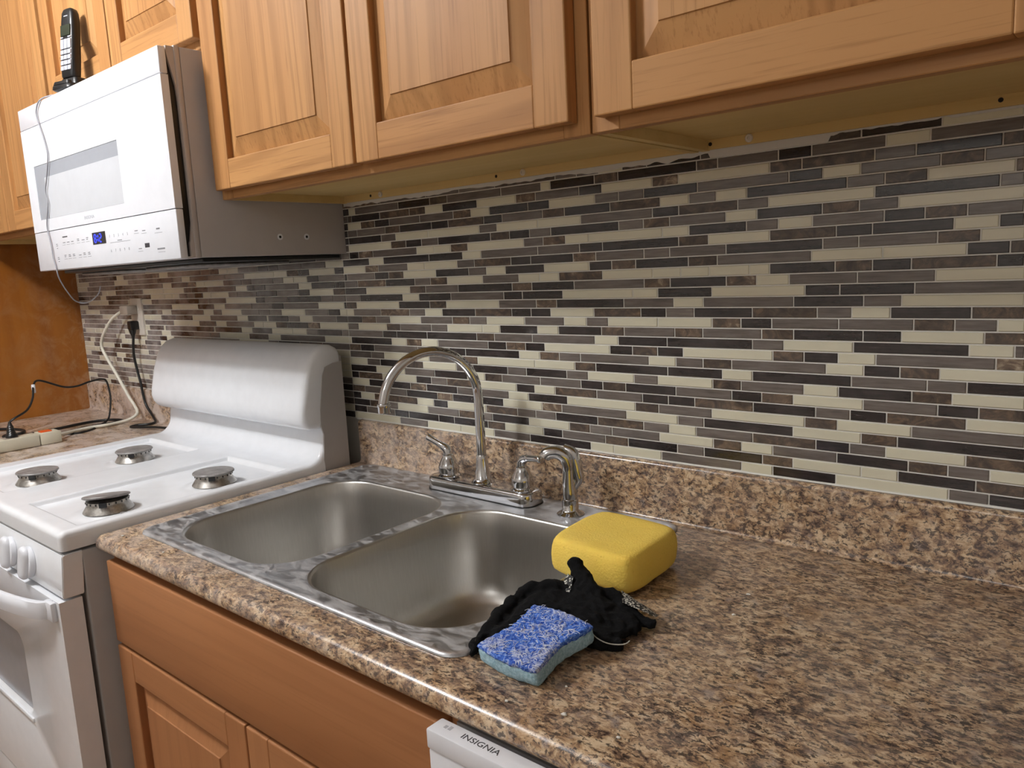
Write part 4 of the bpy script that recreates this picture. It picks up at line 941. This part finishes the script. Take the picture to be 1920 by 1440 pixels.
def blue_sponge():
    # waisted outline, long axis toward the wall
    o = Vector((.955, -.522, .9150)); lx, ly = .0455, .0535
    rot = Matrix.Rotation(R(-4), 4, 'Z') @ Matrix.Rotation(R(7), 4, 'X')
    pts = []
    m = 14
    def side(t): return 1-.17*math.cos(math.pi*t/2)**2       # t in -1..1 along the length
    for i in range(m+1):
        t = -1+2*i/m; pts.append((lx*side(t), ly*t*.93))
    for i in range(1, m): a = 1-2*i/m; pts.append((lx*a, ly*(.93+.10*(1-a*a))))
    for i in range(m+1):
        t = 1-2*i/m; pts.append((-lx*side(t), ly*t*.93))
    for i in range(1, m): a = -1+2*i/m; pts.append((lx*a, -ly*(.93+.10*(1-a*a))))
    def P(s, z): return [o+(rot @ Vector((x*s, y*s, z+.0064))) for x, y in pts]
    root = thing('scrub_sponge', o, 'blue-topped scrubbing sponge, waisted, lying in front of the black glove', 'sponge')
    bm = bmesh.new(); L = [P(s, z) for s, z in ((0, 0), (.6, 0), (.97, 0), (1.0, .003), (1.005, .010), (.995, .0175), (.9, .0178), (0, .0178))]
    loft(bm, L); bmesh.ops.remove_doubles(bm, verts=bm.verts, dist=1e-5)
    bmesh.ops.subdivide_edges(bm, edges=bm.edges, cuts=1, use_grid_fill=True)
    for v in bm.verts: v.co += Vector((noise.noise(v.co*160), noise.noise(v.co*160+Vector((3, 3, 3))), 0))*.0012
    finish('foam_block', bm, M['cellulose'], root, angle=80)
    bm = bmesh.new(); L = [P(s, z) for s, z in ((.9, .0172), (1.0, .0172), (1.018, .0195), (1.008, .0222), (.97, .0236), (.9, .024), (.78, .0241), (.66, .0242), (.54, .0242), (.42, .0242), (.3, .0242), (.18, .0242), (0, .0242))]
    loft(bm, L); bmesh.ops.remove_doubles(bm, verts=bm.verts, dist=1e-5)
    bmesh.ops.subdivide_edges(bm, edges=bm.edges, cuts=1, use_grid_fill=True)
    for v in bm.verts:
        k = noise.noise(v.co*210)*.0016+noise.noise(v.co*90)*.0012
        v.co += Vector((noise.noise(v.co*190+Vector((9, 0, 0)))*.0014, noise.noise(v.co*190+Vector((0, 9, 0)))*.0014, k))
    sc = finish('scouring_pad', bm, M['scour'], root, angle=80)
    bm = bmesh.new(); rr = random.Random(9)
    for i in range(230):
        s = math.sqrt(rr.random())*.97; p = pts[rr.randrange(len(pts))]; x, y = p[0]*s, p[1]*s
        a = rr.random()*math.pi; q = rr.uniform(.002, .0055); cv = rr.uniform(-.002, .002)
        P3 = []
        for u in (-1, 0, 1):
            dx, dy = math.cos(a)*q*u-math.sin(a)*cv*(1-u*u), math.sin(a)*q*u+math.cos(a)*cv*(1-u*u)
            P3.append(o+(rot @ Vector((x+dx, y+dy, .0242+.0066+.0008*(1-u*u)+rr.uniform(-.0005, .0008)))))
        tube(bm, P3, rr.uniform(.0002, .00042), 4, 2)
    finish('fibres', bm, M['fibre'], sc, kind='stuff')
blue_sponge()

def glove():
    root = thing('work_glove', (.95, -.42, .9145), 'crumpled black work glove with pale gripper dots between the two sponges', 'glove')
    bm = bmesh.new()
    def cap(pts, n=14): tube(bm, pts, .01, n, 5)
    def ball(c, r, sz=.7):
        m = Matrix.Translation(c) @ Matrix.Diagonal((r[0], r[1], r[2], 1)); bmesh.ops.create_icosphere(bm, subdivisions=3, radius=1, matrix=m)
    z = .9145
    # body of the heap
    ball((.955, -.425, .928), (.050, .046, .0150)); ball((.985, -.445, .924), (.036, .026, .011))
    ball((.905, -.428, .930), (.038, .036, .018)); ball((.990, -.415, .925), (.038, .036, .0125)); ball((.948, -.410, .936), (.040, .030, .0125)); ball((.970, -.392, .926), (.034, .028, .013))
    # back ridge along the sink side
    cap([(.858, -.435, .930, .010), (.872, -.428, .944, .0095), (.893, -.414, .946, .0085), (.912, -.402, .943, .0085), (.930, -.400, .942, .009)])
    # tail sliding off along the rim
    cap([(.862, -.432, .936, .011), (.864, -.462, .930, .012), (.872, -.500, .926, .0105), (.881, -.538, .9225, .0078), (.888, -.560, .9200, .0055), (.892, -.570, .9185, .004)])
    cap([(.890, -.440, .926, .020), (.893, -.480, .922, .018), (.896, -.52, .9195, .014), (.897, -.55, .917, .008)])
    cap([(.866, -.468, .924, .007), (.850, -.478, .9225, .005), (.844, -.482, .9225, .003)])
    # finger standing up against the yellow sponge
    cap([(.958, -.405, .932, .017), (.938, -.394, .943, .0160), (.920, -.382, .951, .0140), (.907, -.374, .959, .0118), (.9005, -.369, .9655, .0098), (.897, -.367, .969, .0072)])
    # finger falling to the right of it
    cap([(.935, -.398, .940, .012), (.958, -.382, .9385, .011), (.976, -.378, .932, .010), (.992, -.385, .926, .0092), (1.012, -.393, .9245, .0085), (1.028, -.392, .9238, .0078), (1.036, -.388, .9238, .0066)])
    # front finger
    cap([(.955, -.462, .926, .010), (.985, -.468, .9240, .0092), (1.008, -.464, .9235, .0088), (1.024, -.456, .9232, .0082), (1.029, -.453, .9230, .0066)])
    cap([(.955, -.440, .938, .009), (.985, -.436, .934, .0095), (1.012, -.424, .926, .009), (1.025, -.414, .923, .007)])
    cap([(.885, -.450, .939, .008), (.915, -.448, .941, .008), (.945, -.446, .940, .008), (.975, -.438, .936, .008)])
    me = bpy.data.meshes.new('t'); bm.to_mesh(me); bm.free()
    tmp = bpy.data.objects.new('t', me); COL.objects.link(tmp)
    md = tmp.modifiers.new('r', 'REMESH'); md.mode = 'VOXEL'; md.voxel_size = .0021
    m2 = tmp.modifiers.new('s', 'SMOOTH'); m2.factor = .5; m2.iterations = 4
    dg = bpy.context.evaluated_depsgraph_get(); ev = bpy.data.meshes.new_from_object(tmp.evaluated_get(dg))
    bpy.data.objects.remove(tmp)
    bm = bmesh.new(); bm.from_mesh(ev)
    bm.normal_update()
    for v in bm.verts:
        p = v.co
        f = noise.noise(Vector((p.x*34+p.y*20, p.y*34-p.x*12, p.z*40)))*.0058+(.5-abs(noise.noise(Vector((p.x*62+p.y*50, p.y*70-p.x*30, p.z*70+4)))))*.0048-.0012+noise.noise(p*180)*.0008
        v.co = p+v.normal*f
        lim = .9153 if v.co.x > .888 or v.co.y > -.15 else .9198
        if v.co.z < lim: v.co.z = lim+(v.co.z-lim)*.02
    finish('shell', bm, M['knit'], root, angle=80)
    # gripper-dot patches and pale seam
    def patch(name, rows, mat):
        bm = bmesh.new(); loft(bm, rows, False); finish(name, bm, mat, root)
    bm = bmesh.new()
    def sheet(a, b, c, d, bulge, n=8):
        a, b, c, d = map(Vector, (a, b, c, d)); g = []
        for i in range(n+1):
            u = i/n; g.append([])
            for j in range(n+1):
                w = j/n; p = a*(1-u)*(1-w)+b*u*(1-w)+c*u*w+d*(1-u)*w
                p = p+Vector(bulge)*(16*u*(1-u)*w*(1-w))*.5+Vector((0, 0, noise.noise(p*70)*.0012)); g[-1].append(bm.verts.new(p))
        for i in range(n):
            for j in range(n): bm.faces.new((g[i][j], g[i+1][j], g[i+1][j+1], g[i][j+1]))
    sheet((.9035, -.412, .9455), (.923, -.413, .9455), (.9175, -.397, .960), (.9045, -.391, .960), (.002, -.003, .001))
    finish('gripper_patch', bm, M['dots'], root); bm = bmesh.new()
    sheet((.972, -.366, .9440), (.990, -.392, .9420), (1.036, -.3900, .9330), (1.026, -.3640, .9230), (.001, .002, .004))
    finish('gripper_patch', bm, M['dots'], root)
    bm = bmesh.new()
    tube(bm, [(.985, -.462, .9385), (.992, -.4665, .9345), (1.003, -.4705, .9310), (1.016, -.4705, .9285), (1.027, -.466, .9275), (1.035, -.459, .9275), (1.0375, -.4525, .9295)], .0007, 6, 6)
    finish('seam', bm, M['thread'], root)
glove()

# ------------------------------------------------------------------ crumbs of dry grout on the worktop
rr = random.Random(5)
for x, y, s, lab in ((1.085, -.228, .0026, 'white grout crumb on the bare worktop, the one nearer the tiled wall'),
                     (1.095, -.295, .0024, 'white grout crumb on the bare worktop right of the glove, nearer the front'),
                     (1.05, -.60, .0030, 'white grout crumb by the worktop nose above the dishwasher, the larger of two'),
                     (1.115, -.60, .0022, 'white grout crumb by the worktop nose, the rightmost one'),
                     (.985, -.615, .0020, 'white grout crumb by the worktop nose straight below the blue sponge'),
                     (1.02, -.555, .0018, 'white grout crumb just right of the blue sponge'),
                     (.205, -.612, .0020, 'white grout crumb on the worktop nose in front of the left sink bowl'),
                     (.052, -.615, .0030, 'white grout crumb on the worktop corner beside the range')):
    bm = bmesh.new(); bmesh.ops.create_icosphere(bm, subdivisions=1, radius=s, matrix=Matrix.Translation((x, y, .914+s*.55)) @ Matrix.Diagonal((1.2, .9, .6, 1)))
    for v in bm.verts: v.co += Vector((rr.uniform(-1, 1), rr.uniform(-1, 1), rr.uniform(-.3, .3)))*s*.25
    tag(finish('grout_crumb', bm, M['grout'], None, origin=(x, y, .914), smooth=False), lab, 'crumb', 'grout crumbs on the worktop')
